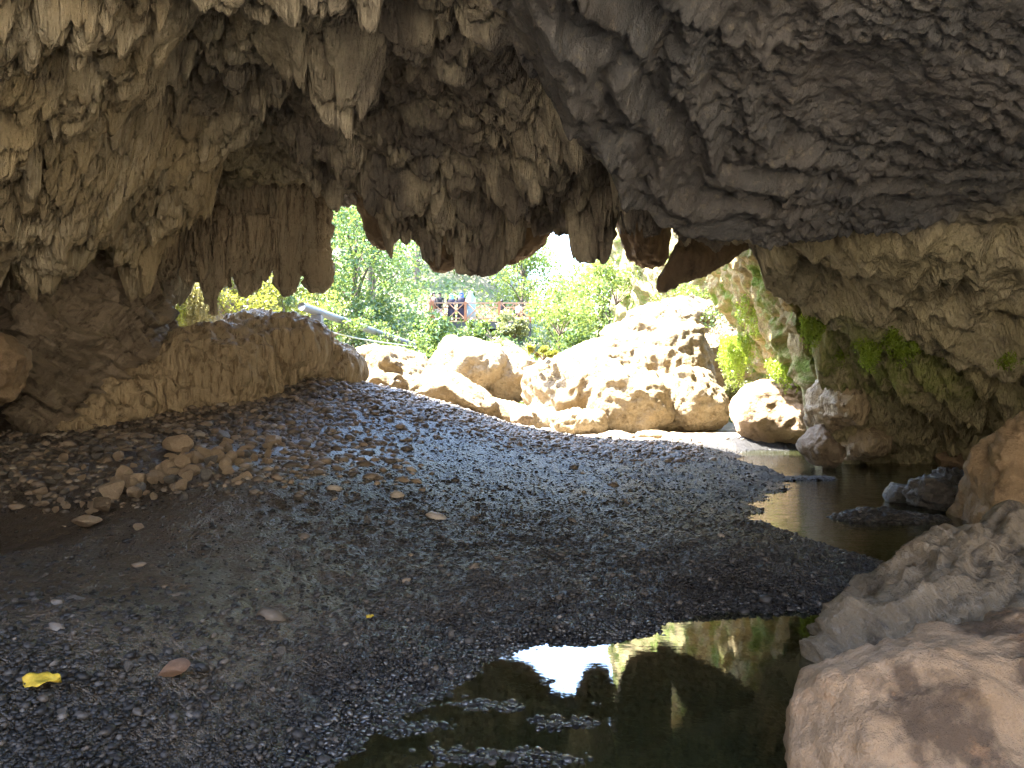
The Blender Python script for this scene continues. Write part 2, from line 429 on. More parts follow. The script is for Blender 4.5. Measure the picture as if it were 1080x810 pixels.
# ------------------------------------------------------------------ world, sun, camera
S = Vector((-.42, .05, .90)).normalized()
el = math.asin(S.z); az = math.atan2(S.x, S.y)
w = bpy.data.worlds.new('World'); scene.world = w; w.use_nodes = True
sk = w.node_tree.nodes.new('ShaderNodeTexSky'); sk.sky_type = 'NISHITA'; sk.sun_disc = False
sk.sun_elevation = el; sk.sun_rotation = az; sk.air_density = 1.0; sk.dust_density = 1.2
bg = w.node_tree.nodes['Background']; bg.inputs['Strength'].default_value = .11
w.node_tree.links.new(sk.outputs[0], bg.inputs[0])
sd = bpy.data.lights.new('sun', 'SUN'); sd.energy = 2.6; sd.angle = R(.55); sd.color = (1, .95, .86)
so = bpy.data.objects.new('sun', sd); COL.objects.link(so); so.location = (-20, -5, 30)
so.rotation_euler = S.to_track_quat('Z', 'Y').to_euler()
cd = bpy.data.cameras.new('camera'); cam = bpy.data.objects.new('camera', cd); COL.objects.link(cam); scene.camera = cam
cam.location = (0, 0, EYE); cam.rotation_euler = (R(90), 0, 0)
cd.sensor_fit = 'HORIZONTAL'; cd.sensor_width = 36; cd.lens = 36 * F / 1080; cd.clip_end = 2000; cd.clip_start = .05
scene.view_settings.view_transform = 'Standard'; scene.view_settings.look = 'None'
scene.view_settings.exposure = 5.0; scene.view_settings.gamma = 1
cy = scene.cycles
cy.max_bounces = 10; cy.diffuse_bounces = 6; cy.glossy_bounces = 4; cy.transparent_max_bounces = 10; cy.transmission_bounces = 4
cy.use_denoising = True; cy.sample_clamp_indirect = 6; cy.caustics_reflective = False; cy.caustics_refractive = False
try: cy.denoiser = 'OPENIMAGEDENOISE'; cy.denoising_input_passes = 'RGB_ALBEDO_NORMAL'
except Exception: pass

# ------------------------------------------------------------------ CAVE ROOF: one rock mass, underside surveyed in plan
def pts(l): return [tuple(at(*p)) for p in l]
def xy(l): return [tuple(at(*p)[:2]) for p in l]

main_t = TPS(pts([(350,238,14.2),(400,243,14.2),(450,262,14.2),(480,268,14.2),(520,262,14.2),(560,266,14.2),(600,242,14.2),(635,250,14.2),(658,212,14.2),(690,208,14.2),(725,222,13.6),(765,240,13),(815,280,12.4),
                  (250,148,12.3),(200,158,12.3),(310,150,12.2),(365,195,11.8),(450,200,11.8),(550,200,10.8),(630,215,12.6),
                  (250,92,9.8),(350,130,9.5),(450,130,9.2),(550,130,8.4),(250,60,8.3),(350,60,8.1),(450,60,7.6),(550,50,6.9),
                  (200,0,7.2),(300,0,7.3),(400,0,6.9),(520,0,6.2)]) +
             [(-2,3,5.7),(1,3,5.7),(-2,-3,6),(2,-3,6),(4,9.5,4.4),(6,7,4.5),(-6,13,3.6),(-6,10,4.0),(-6,6,5.0),(-6,0,5.2),(7,0,5.2)], .05)
slab_t = TPS(pts([(700,245,7.9),(740,251,8),(850,250,8.2),(950,243,8.2),(1040,223,8),(640,190,6.9),(600,130,6.0),(570,60,5.2),(550,0,4.6),
                  (800,150,6.6),(950,150,6.4),(1070,150,6),(800,50,5.3),(950,50,5.2),(1070,50,4.9),(700,50,5.3),(700,150,6.6),(870,0,4.7)]) +
             [(1,2,4.6),(4,2,4.4),(0,-3,5.2),(6,-3,5)], .1)
slab_poly = [(0,-7)] + xy([(575,0,4.6),(602,60,5.2),(630,130,6.05),(660,190,6.9),(702,238,7.7),(740,253,8.05),(850,252,8.3),(950,246,8.3),(1040,228,8.1)]) + [(6.2,7.6),(9,7),(10,-7)]
west_t = TPS(pts([(30,255,8),(100,265,8.5),(150,215,9.5),(150,275,10.3),(210,150,9.4),(180,90,8.5),(0,100,6),(80,100,6.8),(0,0,5),(100,0,5.6),(0,200,7.2),(100,200,8),(160,40,6.8)]) +
              [(-6.5,6,3.0),(-7,8,2.7),(-6,10.5,3.0),(-5,3,4.2),(-4,0,5)], .05)
west_poly = [(-2.4,-7),(-2.5,4.6)] + xy([(150,0,5.9),(182,88,8.4),(222,160,9.5),(205,205,10.0),(165,270,10.6),(120,288,9.6),(60,272,8.6),(0,262,8)]) + [(-9,8.4),(-12,6),(-12,-7)]
bulge_t = TPS(pts([(830,255,10.5),(820,280,12),(900,262,9.8),(900,325,11.2),(1000,270,9.2),(1000,345,10.5),(1075,235,8.3),(1075,360,9.8),(950,330,10.9),(950,270,9.5)]) +
              [(4.2,10.4,3.9),(7.6,8.2,2.6),(8.5,9,1.6),(7,7,3.2)], .05)
bulge_poly = xy([(812,255,10),(812,290,12.3),(850,312,11.9),(920,342,11.3),(1000,355,10.6),(1080,372,9.9)]) + [(9.5,9.6),(9.5,6.5),(6,7)]
wall_t = TPS(pts([(850,335,12.6),(850,380,13.5),(950,365,11.6),(950,400,12.6),(1040,385,11),(1040,420,12),(880,440,13.8),(960,450,13.4),(1040,450,12.9),(880,490,14.4),(960,492,13.9),(1050,492,13.6),
                    (900,370,12.7),(900,410,13.3),(860,420,13.9)]) + [(6.3,15.5,-1.0),(8,15,-1.2),(9.5,12,0),(10.5,9,.2),(9,6,1.5),(4.8,11.5,3.9),(6,9,4.0),(8,7,3.4)], .05)

REAR = -.8  # unseen rear opening starts here, sized for the fill light it lets in
def build_roof():
    ys = np.concatenate([np.linspace(REAR, 3.6, 20), np.arange(3.65, 15.9, .0185)]); xs = np.arange(-10.5, 10.51, .021)
    X, Y = np.meshgrid(xs, ys); sh = X.shape; x = X.ravel().astype(np.float64); y = Y.ravel().astype(np.float64)
    P2 = np.stack([x, y, np.zeros_like(x)], 1)
    # gentle domain warp so that no edge is straight
    wx = x + .22 * fbm(P2 * .9, 3, 3) + .07 * perlin(P2 * 3.1, 9); wy = y + .22 * fbm(P2 * .9 + 31, 3, 5) + .07 * perlin(P2 * 3.1 + 7, 10)
    zm = np.minimum(main_t(wx, wy), 6.2)
    sdS = poly_sd(wx, wy, slab_poly); sdL = poly_sd(wx, wy, west_poly); sdB = poly_sd(wx, wy, bulge_poly)
    fr_ = sstep(7.3, 8.0, wy)
    zs = slab_t(wx, wy) + .27 - .16 * np.exp(-(sdS / .35) ** 2) + np.where(sdS > 0, 1, 0) * (fr_ * (2.4 * sstep(-.1, 1.5, sdS) + 3 * sstep(1.5, 3, sdS)) + (1 - fr_) * (.95 * np.maximum(sdS, 0) + .35 * sstep(.2, .9, sdS) + 2 * sstep(1.8, 3.4, sdS)))
    zl = west_t(wx, wy) + .25 + 2.2 * sstep(-.05, 1.1, sdL) + 3 * sstep(1.1, 2.5, sdL)
    zb = bulge_t(wx, wy) + 1.2 * sstep(-.05, .5, sdB) + 4 * sstep(.4, 2.5, sdB)
    zw = np.where(wx > 3.5, wall_t(wx, wy), 9) + 4.6 * sstep(.432, .352, wx / np.maximum(wy, 1)) * sstep(10.5, 12, wy) + 6 * sstep(4.9, 3.6, wx)
    zw = np.minimum(zw, 9)
    # side walls closing the chamber out of frame
    zside = 5.5 - 4.6 * sstep(7.0, 9.6, wx + .35 * np.clip(7 - wy, 0, 6)) * sstep(12, 8, wy) * 1.5
    zleft = 5.5 - 6.8 * sstep(-8.8, -10.3, wx)
    st = np.stack([zm, zs, zl, zb, zw, zside, zleft]); T = .12
    wts = np.exp(-(st - st.min(0)) / T); wts /= wts.sum(0)
    base = smin(smin(smin(smin(zm, zs, .12), zl, .2), zb, .15), zw, .2); base = smin(smin(base, zside, .5), zleft, .5)
    wM, wS, wL, wB, wW = wts[0], wts[1], wts[2], wts[3], wts[4] + wts[5] + wts[6] * .5
    # hanging drapes: lobes within lobes; cell borders ripple so the lobes' flanks carry flutes
    fx = x + .05 * perlin(P2 * 7, 21) + .028 * perlin(P2 * 17, 22) + .012 * perlin(P2 * 41, 23)
    fy = y + .05 * perlin(P2 * 7 + 5, 24) + .028 * perlin(P2 * 17 + 5, 25)
    gx = fx + .25 * fbm(P2 * 1.2, 2, 27); gy = fy + .25 * fbm(P2 * 1.2 + 9, 2, 28)
    def lobes(sx, sy, s, p=2.0):
        f1, f2, cid, dx, dy = voro2(gx / sx, gy / sy, s)
        return np.clip(1 - (f1 / np.maximum(f2, 1e-3)) ** p, 0, 1) * (.25 + .9 * cid + .22 * dy)
    l1 = lobes(1.25, .85, 41, 5.5); l2 = lobes(.42, .36, 51, 5.0); l3 = lobes(.19, .16, 61, 4.0); l4 = lobes(.085, .08, 71, 2.2)
    amp = .55 + .8 * sstep(-.3, .4, fbm(P2 * .5, 2, 77))
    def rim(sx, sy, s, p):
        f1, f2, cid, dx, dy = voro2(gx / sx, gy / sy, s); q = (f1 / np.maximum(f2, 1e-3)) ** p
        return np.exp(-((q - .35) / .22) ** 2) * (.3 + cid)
    rim_light = np.clip(.9 * rim(.42, .36, 51, 5.0) + .7 * rim(1.25, .85, 41, 5.5) + .45 * rim(.19, .16, 61, 4.0), 0, 1) * np.clip(wM + wL * .9 + .35 * wB, 0, 1) * sstep(-.35, .25, fbm(P2 * 1.3, 3, 140))  # bright drape edges painted in for light from the mouth
    lipf = (1 - .62 * sstep(12.6, 14.0, y)) * (1 - .8 * sstep(1.3, 2.2, x) * sstep(11, 12.5, y))
    drape = (.62 * l1 + .44 * l2 * (.5 + .7 * l1) + .21 * l3 + .05 * l4) * amp * lipf
    n_lo = fbm(P2 * .7, 4, 81)
    # slab: smoother, scalloped and pitted
    sc1 = lobes(.24, .15, 91, 2.0); sc2 = lobes(.10, .075, 95, 2.0)
    P2r = np.stack([(x * .75 + y * .66) * 1.7, (-x * .66 + y * .75) * 4.2, np.zeros_like(x)], 1)
    rip = ridged(P2r, 3, 101) * .5
    slabd = .10 * n_lo + (.075 * sc1 + .035 * sc2) * (.3 + 1.0 * sstep(-.35, .35, fbm(P2 * .8, 2, 99))) + .05 * rip + .02 * l4
    # ridges running along the slab's edge
    edge = np.exp(-((sdS + .2) / 1.1) ** 2) * (1 - .8 * fr_)
    rid = (.5 + .5 * np.sin(sdS * 15 + 2.6 * fbm(P2 * 1.4, 3, 107))) ** 1.7 * .20 + (.5 + .5 * np.sin(sdS * 37 + 4 * fbm(P2 * 2.2, 3, 108))) ** 1.5 * .06
    # right wall and bulge: diagonal folds
    Pw = np.stack([(x * .82 + y * .57) * .55, (-x * .57 + y * .82) * 1.7, np.zeros_like(x)], 1)
    fold = ridged(Pw, 4, 111, .55)
    Pb = np.stack([x * 1.5, y * .6, np.zeros_like(x)], 1)
    foldb = ridged(Pb + .35 * perlin(P2 * 1.3, 5)[:, None], 3, 115, .45)
    leftd = .30 * l1 + .34 * l2 + .20 * l3 + .05 * l4 + .12 * n_lo
    walld = .36 * fold + .10 * l2 + .06 * l3 + .03 * l4 + .12 * n_lo
    bulged = .30 * foldb + .06 * l2 + .035 * l3 + .02 * l4
    d = wM * drape + wS * slabd + wL * leftd + wB * bulged + wW * walld + edge * rid * (1 - wB) * (1 - wW)
    z = base - d + (.42 + .26 * sstep(12.2, 13.6, y)) * wM
    # the mouth: beyond this line the rock turns up into the outer cliff face
    lip = np.interp(x, [-11, -7.5, -6.2, -5.2, 3.0, 3.8, 4.4, 5.0, 5.6, 7, 11], [12.4, 12.6, 13.4, 14.2, 14.35, 13.6, 13.0, 13.7, 14.5, 15.0, 15.5])
    ov = y - lip + .14 * fbm(P2 * 2, 3, 121)
    upw = sstep(0, .75, ov)
    z = z + upw * (8.2 - np.minimum(z, 8)) * .95 + 2.2 * sstep(.6, 1.4, ov) + .6 * sstep(.05, .4, ov) * (.3 + l2)
    z = np.clip(z, -1.2, 10)
    # no drape of the front rows reaches far below the general edge of the mouth
    lim = 1.5 + y * np.where(x / np.maximum(y, 1) > .035, .168, .155); mk = sstep(-.26, -.23, x / np.maximum(y, 1)) * sstep(.15, .135, x / np.maximum(y, 1)) * sstep(8.5, 9.5, y) * (upw < .5)
    z = np.where((z < lim) & (mk > 0), z + mk * (lim - z) * .8, z)
    moss = sstep(4.6, 5.6, x) * sstep(10.4, 11.4, y) * sstep(3.2, 2.4, z) * sstep(.9, 1.5, z)
    V = np.stack([x, y, z], 1); Q = grid_quads(*sh)
    # hill on top and outer flanks
    nx, ny = 40, 40; tx = np.linspace(-15, 15, nx); ty = np.linspace(REAR - .4, 15.2, ny); TX, TY = np.meshgrid(tx, ty)
    TZ = 10.2 + .8 * fbm(np.stack([TX.ravel(), TY.ravel(), TX.ravel() * 0], 1) * .25, 3, 131).reshape(TX.shape)
    bord = (np.abs(TX) > 14.5); TZ = np.where(bord, -1.5, TZ)
    n0 = len(V); V2 = np.stack([TX.ravel(), TY.ravel(), TZ.ravel()], 1)
    V = np.vstack([V, V2]); Q = np.vstack([Q, grid_quads(ny, nx)[:, ::-1] + n0])
    # front and rear joins between top and underside beyond the chamber
    for sx in (-1, 1):
        q = []
        for yy in (15.1, REAR - .2):
            k = len(V); V = np.vstack([V, [(sx * 10.4, yy, -1.5), (sx * 15, yy, -1.5), (sx * 15, yy, 10.3), (sx * 10.4, yy, 10.3)]]); q.append([k, k+1, k+2, k+3])
        Q = np.vstack([Q, q])
    k = len(V); V = np.vstack([V, [(-10.4, REAR - .01, 5.2), (10.4, REAR - .01, 5.2), (10.4, REAR - .4, 10.4), (-10.4, REAR - .4, 10.4)]]); Q = np.vstack([Q, [[k, k+1, k+2, k+3]]])
    # unseen wall added across the rear left to block and shape the fill light
    gx_, gz_ = np.meshgrid(np.linspace(-10.6, -4.2, 60), np.linspace(-1.5, 6.5, 50)); gp_ = np.stack([gx_.ravel(), gx_.ravel() * 0, gz_.ravel()], 1)
    yy_ = REAR - .3 + .5 * fbm(gp_ * .7, 4, 151); k = len(V)
    V = np.vstack([V, np.stack([gx_.ravel(), yy_, gz_.ravel()], 1)]); Q = np.vstack([Q, grid_quads(50, 60) + k])
    pad = np.zeros(len(V) - n0)
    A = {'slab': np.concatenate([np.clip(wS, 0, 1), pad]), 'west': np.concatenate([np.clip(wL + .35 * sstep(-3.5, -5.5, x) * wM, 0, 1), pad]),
         'wall': np.concatenate([np.clip(wW + wB * .7, 0, 1), pad]), 'moss': np.concatenate([moss, pad]), 'rim_light': np.concatenate([rim_light, pad])}
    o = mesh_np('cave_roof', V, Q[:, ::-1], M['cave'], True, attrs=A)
    return tag(o, 'rugged brown cave ceiling with hanging drapes over the gravel bar', 'cave', kind='structure')
build_roof()

# ------------------------------------------------------------------ GROUND
def waterline(): return xy([(1000,0,1)])
gp = [  # px, py, D surveyed
    (540,560,6.2),(600,500,9.7),(600,470,13.6),(400,480,9.25),(300,420,12),(300,480,8.6),(150,470,9),(100,512,7),(200,520,6.3),(0,450,10.3),(0,620,4),(0,800,2.1),
    (200,700,3.0),(100,600,4.6),(400,600,5),(400,680,3.85),(280,740,3.15),(750,540,7.6),(700,490,11.5),(320,398,13),(400,410,14.5),(480,432,15),(560,452,15.5),(740,468,16.2),
    (500,600,5.1),(600,600,5.3),(620,560,6.3),(50,560,5.9),(250,402,13)]
G0 = [tuple(at(*p)) for p in gp] + [
    (3.0,5.8,.03),(1.53,4.95,.06),(.7,4.55,.05),(-.16,4.06,.02),(-.62,3.26,.0),(-.8,2.9,-.0),(-.85,2.2,-.02),(2.7,8,.0),(3.6,10,.0),(4.3,11.6,-.01),(4.6,12.4,-.03),(5.2,13,-.16),(5.3,14.5,-.2),(4.3,13.2,.06),(4.2,14.6,.1),(4.9,15.4,-.02),(5.4,16.2,-.1),
    (.25,3.6,-.09),(-.1,2.8,-.06),(.6,3.4,-.12),(-.25,3.5,-.05),(1.2,3.8,-.18),(1.6,4.3,-.2),(.9,2.6,-.2),(3.2,4.2,-.2),(3.9,5.6,-.25),(4,7.4,-.28),(5.2,9,-.3),(6,11.5,-.35),(6.8,13.5,-.3),(5.5,13.3,-.22),(4.9,14.4,-.2),(6.3,14.8,-.1),
    (8.5,12,-.3),(8,8,-.2),(6.8,6,-.2),(1.9,5.2,.16),(2.5,6.3,.12),(1.2,5.4,.2),(2.6,5.75,.09),
    (-9,6,1.0),(-9,10,1.4),(-9,14,2),(-5,16,1.6),(-2,16.5,1.2),(0,17,.5),(3,17.5,.1),(6,17.2,.05),(8,17.2,.2),(6.5,15.6,-.15),
    (-4,0,.5),(0,0,.1),(3,0,-.2),(-4,-6,.6),(3,-6,.3),(9,2,.2),(-9,0,1.2)]
gt = TPS(G0, .03)
def gz(x, y):
    """ground height"""
    x = np.asarray(x, float); y = np.asarray(y, float)
    near = gt(np.clip(x, -10, 10), np.clip(y, -7, 18))
    val = .1 + np.where(x < 3, .16 * np.clip(3 - x, 0, 40) * sstep(17, 26, y), .1 * np.clip(x - 9, 0, 40))
    slope = .42 * np.clip(y - 33, 0, 60) * (1 - .58 * sstep(-2.5, 5, x)) + .25 * np.clip(y - 93, 0, 200) * .2
    far = val + slope + 1.2 * np.clip((-x - 10) / 10, 0, 5) * sstep(14, 24, y)
    rise = 1.0 * np.clip(-5 - y, 0, 14)  # unseen hill added behind the camera to bounce sunlight into the cave
    t = sstep(16.5, 20, y)
    o = near * (1 - t) + far * t + rise + .25 * np.clip(np.abs(x) - 12, 0, 60)
    return np.clip(o, -.6, 60)

BANDS = [(-.42,3.2,.24,.10),(.22,3.25,.26,.09),(-.12,3.42,.22,.08),(.2,3.68,.16,.05),(.06,2.93,.3,.10),(-.3,2.95,.22,.1),(-.5,2.7,.3,.15),(.38,3.42,.1,.04)]

def build_ground():
    ys = np.concatenate([np.arange(-40, 1, 1.0), 1.0 * np.exp(np.arange(0, math.log(24), .0048)), np.linspace(24.3, 60, 100), np.linspace(62, 400, 60)])
    xs = np.concatenate([np.linspace(-300, -13, 60), np.linspace(-12.8, -7, 80), np.arange(-6.96, 7.2, .021), np.linspace(7.25, 13, 80), np.linspace(13.5, 300, 60)])
    X, Y = np.meshgrid(xs, ys); x, y = X.ravel(), Y.ravel(); P2 = np.stack([x, y, x * 0], 1)
    z = gz(x, y)
    nearm = sstep(26, 18, y) * sstep(12, 8, np.abs(x)) * sstep(-3, .5, y)
    z = z + nearm * (.045 * fbm(P2 * 1.1, 4, 201) + .018 * fbm(P2 * 4.5, 3, 205))
    # ripple steps across the silt hollow on the left, stony relief elsewhere
    hol = np.exp(-(((x + 3.9) / 1.8) ** 2 + ((y - 6.9) / 1.4) ** 2))
    z = z - .12 * np.exp(-(((x + 4.6) / 1.3) ** 2 + ((y - 6.0) / .75) ** 2)) * nearm
    f1, f2, cid, _, _ = voro2(x * 11 + .3 * perlin(P2 * 9, 3), y * 11, 211)
    peb = np.clip(1 - (f1 / .62) ** 2, 0, 1) * (.2 + cid ** 2)
    f1b, _, cidb, _, _ = voro2(x * 24, y * 24, 217)
    pebb = np.clip(1 - (f1b / .62) ** 2, 0, 1) * (.2 + cidb)
    warmb = sstep(10.5, 13, y) + sstep(-2.6, -4, x) * sstep(7.5, 9, y)
    siltp = np.clip(np.exp(-(((x + 3.7) / 1.3) ** 2 + ((y - 8.1) / .9) ** 2)) * 1.4 + np.exp(-(((x + 4.4) / 1.3) ** 2 + ((y - 5.9) / .7) ** 2)) * 1.3
                    + np.exp(-(((x + 2.0) / .8) ** 2 + ((y - 9.0) / .8) ** 2)) + 1.2 * np.exp(-(((x + 2.1) / 1.7) ** 2 + ((y - 4.0) / 1.5) ** 2)), 0, 1)
    rough = nearm * (1 - .85 * siltp) * (.6 + .8 * sstep(-.2, .3, fbm(P2 * .9, 2, 220)))
    z = z + rough * (.004 + .022 * warmb) * peb + rough * .009 * pebb
    # broken gravel tongues at the near shore
    for bx, by, sx_, sy_ in BANDS:
        q_ = np.exp(-(((x - bx) / sx_) ** 2 + ((y - by) / sy_) ** 2)) * (1 + .8 * fbm(P2 * 7, 2, 231))
        z = z + np.clip(q_ * 1.4, 0, 1) * np.clip(-.008 - z, 0, .2)
    # gravel islet and far strip
    z = z + .36 * sstep(1.25, .3, np.hypot((x - 4.35) / 1.0, (y - 8.15) / .45)) * .9
    z = z + np.clip(.05 * np.exp(-(((y - 11.5 - .05 * (x - 4)) / .22) ** 2)) * sstep(3.6, 4.2, x) * sstep(5.5, 4.9, x) - np.minimum(z, 0) * np.exp(-(((y - 11.5 - .05 * (x - 4)) / .22) ** 4)) * sstep(3.6, 4.0, x) * sstep(5.5, 5.0, x), 0, .5)
    z = z + .14 * np.exp(-(((y - 17.2) / .8) ** 2)) * sstep(4.2, 5.2, x) * sstep(10, 8, x)
    z = np.where((y > 30), z + 1.2 * fbm(P2 * .12, 3, 241), z)
    warm = sstep(-.2, -2.2, x + .25 * (y - 4)) * .9 * sstep(2.0, 3.2, y) + .9 * sstep(11, 13.5, y) * sstep(2.5, -.5, x) + sstep(-2.4, -3.4, x) * sstep(6.5, 8, y)
    wet = np.clip(sstep(.05, .0, z) + .95 * sstep(2.0, .9, np.abs(x - .3)) * sstep(5.4, 4.0, y) * sstep(.20, .07, z), 0, 1) * nearm
    wet = np.clip(wet + .85 * sstep(.26, .10, z) * sstep(-.4, .9, x) * sstep(8.5, 6.2, y), 0, 1) * nearm
    outside = (1 - sstep(4.3, 5.2, x) * sstep(19.5, 18.5, y) * sstep(10, 12, y)) * np.maximum(sstep(15.6, 17.2, y), sstep(1.4, .4, y))  # pale sand behind the camera is added, unseen, as a reflector
    hill = sstep(24, 30, y + 2 * perlin(P2 * .3, 4)) + sstep(12, 15, np.abs(x)) ; hill = np.clip(hill, 0, 1)
    o = mesh_np('riverbed_ground', np.stack([x, y, z], 1), grid_quads(len(ys), len(xs)), M['ground'], True,
                attrs={'warm': np.clip(warm, 0, 1), 'wet': wet, 'outside': outside, 'hill': hill, 'silt': siltp * nearm})
    tag(o, 'dark gravel river bar and hillside ground', 'ground', kind='structure')
    return x, y, z
build_ground()

def build_water():
    xs = np.linspace(-1.5, 14, 60); ys = np.linspace(1.0, 30, 80); X, Y = np.meshgrid(xs, ys); x, y = X.ravel(), Y.ravel()
    rip = .015 + .5 * sstep(5.5, 9, y) + .8 * sstep(11, 13, y)
    o = mesh_np('river_water', np.stack([x, y, x * 0], 1), grid_quads(80, 60), M['water'], True, attrs={'ripple': rip})
    tag(o, 'still olive river water around the gravel bar', 'water', kind='structure')
build_water()

# ------------------------------------------------------------------ gravel: loose pebbles too many to count
def ico(sub):
    bm = bmesh.new(); bmesh.ops.create_icosphere(bm, subdivisions=sub, radius=1)
    bm.verts.ensure_lookup_table()
    v = np.array([p.co[:] for p in bm.verts], np.float32); f = np.array([[q.index for q in t.verts] for t in bm.faces], np.int32); bm.free(); return v, f
ICO1, ICO2, ICO3 = ico(1), ico(2), ico(3)

def pebbles(name, C, sizes, mat, sub, label, s=0, flat=.55):
    v0, f0 = (ICO1, ICO2)[sub - 1]; n = len(C); r = np.random.default_rng(s)
    protos = []
    for k in range(10):
        q = v0 * (1 + .38 * fbm(v0 * 1.1 + 13.7 * k, 2, 300 + k))[:, None]
        protos.append(q)
    protos = np.array(protos, np.float32); pid = r.integers(0, 10, n)
    ang = r.uniform(0, 2 * np.pi, n); tilt = r.normal(0, .25, n)
    sc = np.stack([r.uniform(.8, 1.35, n), r.uniform(.65, 1.1, n), r.uniform(.7, 1.3, n) * flat], 1) * sizes[:, None]
    L = protos[pid] * sc[:, None, :]
    ct, st = np.cos(tilt)[:, None], np.sin(tilt)[:, None]
    L = np.stack([L[..., 0] * ct - L[..., 2] * st, L[..., 1], L[..., 0] * st + L[..., 2] * ct], -1)
    ca, sa = np.cos(ang)[:, None], np.sin(ang)[:, None]
    L = np.stack([L[..., 0] * ca - L[..., 1] * sa, L[..., 0] * sa + L[..., 1] * ca, L[..., 2]], -1) + C[:, None, :]
    Fc = f0[None] + (np.arange(n) * len(v0))[:, None, None]
    o = mesh_np(name, L.reshape(-1, 3), Fc.reshape(-1, 3), mat, True)
    return tag(o, label, 'gravel', kind='stuff')

GV = None
def ground_lookup():
    me = bpy.data.objects['riverbed_ground'].data
    v = np.empty(len(me.vertices) * 3, np.float32); me.vertices.foreach_get('co', v); return v.reshape(-1, 3)
GV = ground_lookup()
_m = (GV[:, 1] > 1.2) & (GV[:, 1] < 20) & (np.abs(GV[:, 0]) < 6.96)
GP = GV[_m]
def scatter(n, dens, seed):
    r = np.random.default_rng(seed)
    w_ = dens(GP[:, 0], GP[:, 1], GP[:, 2]) * GP[:, 1]       # grid cells grow with distance
    w_ = np.clip(w_, 0, None); idx = r.choice(len(GP), n, p=w_ / w_.sum())
    c = GP[idx].copy(); c[:, 0] += r.uniform(-.02, .02, n); c[:, 1] += r.uniform(-.02, .02, n); return c, r
silt_f = lambda x, y: 1 - .9 * np.clip(np.exp(-(((x + 3.7) / 1.3) ** 2 + ((y - 8.1) / .9) ** 2)) * 1.4 + np.exp(-(((x + 4.4) / 1.3) ** 2 + ((y - 5.9) / .7) ** 2)) * 1.3 + .75 * np.exp(-(((x + 2.1) / 1.5) ** 2 + ((y - 4.2) / 1.2) ** 2)), 0, 1)
infr = lambda x, y: np.abs(x) < .74 * y
# near shore
c, r = scatter(26000, lambda x, y, z: infr(x, y) * (y < 7) * (z > -.01) / y ** 2 * (.10 + sstep(-1.6, -.3, x) + .8 * sstep(2.9, 2.3, y)), 1)
sz_ = np.clip(r.lognormal(math.log(.0075), .42, len(c)), .003, .03)
wm_ = (c[:, 2] + r.normal(0, .03, len(c)) < .085) & (np.abs(c[:, 0] - .3) < 1.6)
pebbles('gravel', c[~wm_], sz_[~wm_], M['pebble'], 2, 'loose grey pebbles scattered along the near shore', 1)
pebbles('gravel', c[wm_], sz_[wm_], M['pebble_wet'], 2, 'glossy wet pebbles on the dark pool margin', 6)
c, r = scatter(26000, lambda x, y, z: infr(x, y) * (y < 16) * (z > -.02) / y ** 1.5 * silt_f(x, y) * (.3 + sstep(-2.6, -.6, x)), 2)
pebbles('gravel', c, np.clip(r.lognormal(math.log(.0125), .42, len(c)), .005, .05), M['pebble'], 1, 'dark loose gravel over the low bar', 2)
c, r = scatter(20000, lambda x, y, z: infr(x, y) * (z > .2) * (y > 3.6) / y ** .9 * silt_f(x, y) * (.007 + sstep(-.6, -3.2, x) * sstep(6.0, 8, y) * 1. + sstep(10.5, 13, y) * .8), 3)
pebbles('gravel', c, np.clip(r.lognormal(math.log(.032), .5, len(c)), .012, .10), M['pebble_warm'], 1, 'brownish stony gravel on the rising bank', 3)
c, r = scatter(7000, lambda x, y, z: (y < 4.7) * (x > -1.0) * (x < 1.2) * (z > -.022) * (z < .045) * (.25 + (z < 0)) / y, 4)
pebbles('gravel', c, np.clip(r.lognormal(math.log(.0135), .38, len(c)), .005, .028), M['pebble_wet'], 2, 'black wet pebbles breaking the pool surface', 4, .6)

c, r = scatter(2600, lambda x, y, z: (np.hypot((x - 4.35) / 1.05, (y - 8.15) / .5) < 1) * (z > -.03) * 1.0, 5)
pebbles('gravel', c, np.clip(r.lognormal(math.log(.022), .35, len(c)), .01, .05), M['pebble'], 2, 'small gravel islet in the river by the tan boulder', 5, .6)
# ------------------------------------------------------------------ ROCKS
def ell(px, py, D, w, h, d=None, n=26, seed=0, jit=.16, tilt=0.0):
    """jittered ellipsoid hull centred where the photo shows it; w, h full size in photo pixels, d metres deep"""
    r = np.random.default_rng(seed + 1000); c = at(px, py, D); s = D / F
    k = np.arange(n) + .5; ph = np.arccos(1 - 2 * k / n); th = np.pi * (1 + 5 ** .5) * k
    u = np.stack([np.cos(th) * np.sin(ph), np.sin(th) * np.sin(ph), np.cos(ph)], 1) * (1 + r.uniform(-jit, jit, (n, 1)))
    p = u * np.array([w * s / 2, (d if d else w * s) / 2, h * s / 2])
    if tilt: p = p @ np.array(Matrix.Rotation(tilt, 3, 'Y')).T
    return p + c

def prism(front, D0, D1, back_scale=1.0):
    """hull from a photo outline; listed points at distance D0 (or their own), pushed back to D1"""
    a = [at(*(p if len(p) == 3 else (*p, D0))) for p in front]; dy = D1 - D0
    c = np.mean(a, 0); b = [np.array([c[0] + (q[0] - c[0]) * back_scale, q[1] + dy, c[2] + (q[2] - c[2]) * back_scale]) for q in a]
    return np.array(a + b)

